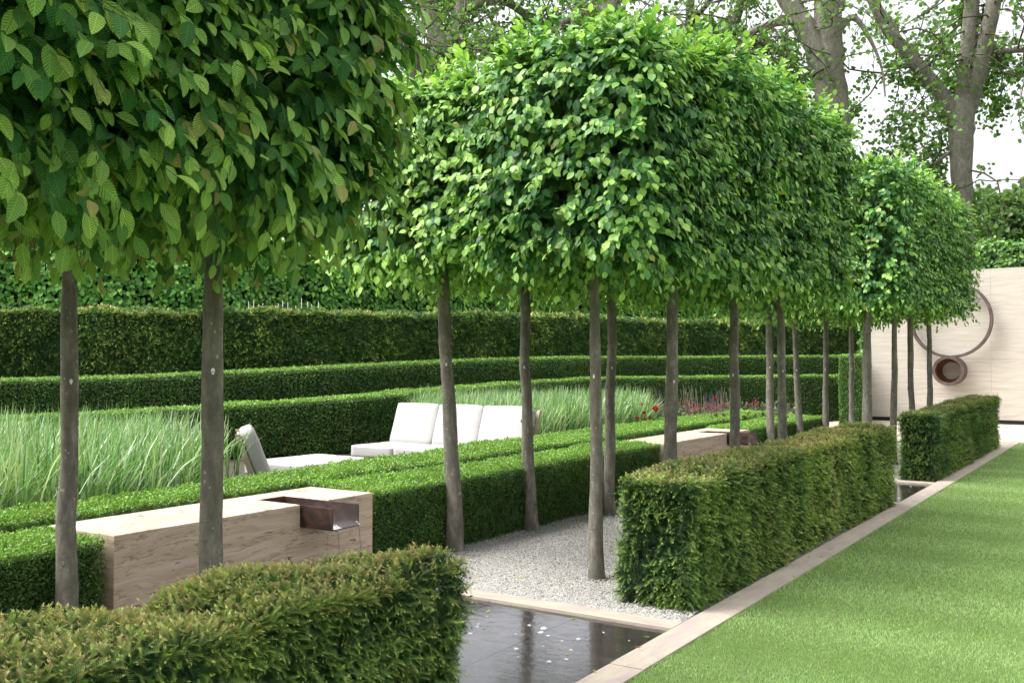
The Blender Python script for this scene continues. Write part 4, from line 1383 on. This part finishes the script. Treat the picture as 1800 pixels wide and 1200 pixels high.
plane_tree(39, [[(775, 140, 38), (768, 60, 32), (745, 0, 28), (715, -90, 26)],
                [(780, 90, 24), (803, 50, 22), (812, 0, 22), (815, -80, 20)],
                [(812, 20, 16), (850, 5, 15), (890, 5, 14), (930, 32, 13), (958, 62, 10)],
                [(760, 60, 10), (800, 70, 9), (850, 90, 6), (880, 120, 4)]],
           "plane tree with several grey stems behind the bright end of the middle block", 56, 13000, 50)
plane_tree(35, [[(735, 150, 34), (718, 80, 30), (700, 40, 30), (680, -20, 28), (660, -90, 24)]],
           "dark leaning plane trunk at the edge of the nearest crown", 57, 2600, 18, 'darkbark')

leafy_hedge([(-7.5, 31.2, 5.05, 1.2), (1, 31.2, 5.1, 1.2), (10, 31.2, 5.1, 1.2)], 0, 420, .13, 61, "dark green hedge rising behind the top of the travertine wall", ["front", ("top", .7)],
            [(.07, .15, .04), (.045, .10, .03), (.14, .25, .06)], [4, 3, 3], "boundary_hedge")
def far_tree(px, py, d, rad, label, seed):
    p = pt(px, py, d)
    root = empty("distant_tree", (p[0], p[1], 0))
    mb = MB(); tube(mb, [(0, 0, -.1), (.1, 0, p[2] * .5), (0, 0, p[2])], [.3, .25, .12], 8); mb.build("trunk", M['darkbark'], root)
    mb = MB()
    n = 6500
    K = rng.normal(0, 1, (26, 3)); K = norm(K) * rng.uniform(.3, 1, (26, 1)) * np.array([rad, rad, rad * .62])
    i = rng.integers(0, 26, n)
    D = norm(rng.normal(0, 1, (n, 3)))
    P = K[i] + D * rad * .34 * rng.uniform(.7, 1.05, (n, 1)) + np.array([0, 0, p[2]])
    c = pick([(.07, .12, .045), (.10, .17, .06), (.05, .09, .035)], [3, 3, 2], n, .2)
    scatter(mb, T_PALM, P, D + np.array([0, 0, -.4]), D + rng.normal(0, .4, (n, 3)), rng.uniform(.25, .5, n), c, c)
    mb.build("crown", M['plane'], root)
    tag(root, label, "tree", "round trees far beyond the wall")
far_tree(1775, 395, 62, 3.0, "pale green round tree far off, above the boundary hedge by the frame edge", 1)
far_tree(1720, 415, 66, 2.6, "smaller distant tree beside the foot of the three-limbed plane", 2)
far_tree(1850, 380, 70, 4.0, "distant tree beyond the boundary hedge, past the pale round one", 3)

# a few fallen leaves and clippings
mb = MB()
pts_ = [(rng.uniform(-5.0, -3.2), rng.uniform(5.9, 9.0), .014) for _ in range(16)] + [(rng.uniform(-2.48, -2.3), rng.uniform(4.5, 9), .018) for _ in range(6)] + \
       [(rng.uniform(-2.2, -.5), rng.uniform(5, 12), .022) for _ in range(4)] + [(rng.uniform(-3.8, -2.55), rng.uniform(4.3, 5.5), -.003) for _ in range(7)]
P = np.array(pts_); n = len(P)
a = rng.uniform(0, 6.28, n)
A = np.stack([np.cos(a), np.sin(a), rng.normal(0, .12, n)], 1)
c = pick([(.22, .34, .07), (.36, .36, .10), (.16, .24, .06), (.30, .20, .08)], [3, 3, 2, 1], n, .15)
scatter(mb, T_MID, P, A, np.array([0, 0, 1.0]) + rng.normal(0, .25, (n, 3)), rng.uniform(.022, .05, n), c, c)
tag(mb.build("fallen_leaves", M['hornbeam']), "scattered small fallen leaves on the gravel, kerb, slabs and lawn", "leaves", kind="stuff")

# white plant pegs standing in the loose hedge behind the dark yew
for px_, py_ in ((437, 533), (446, 531), (455, 538), (462, 536), (474, 541), (489, 536), (497, 531), (506, 534), (520, 540), (530, 527), (541, 533), (548, 538), (560, 534)):
    p = pt(px_, py_ - 2, 22.0)
    mb = MB()
    box(mb, -.008, .008, -.002, .002, -(p[2] + .05), 0)
    mb.add([(-.008, -.002, 0), (.008, -.002, 0), (0, -.002, .02), (-.008, .002, 0), (.008, .002, 0), (0, .002, .02)], [(0, 1, 2), (5, 4, 3)])
    o = mb.build("plant_peg", M['paint'])
    o.location = p
    tag(o, "thin white peg in a row showing just above the dark yew hedge", "peg", "white pegs behind the dark yew hedge")
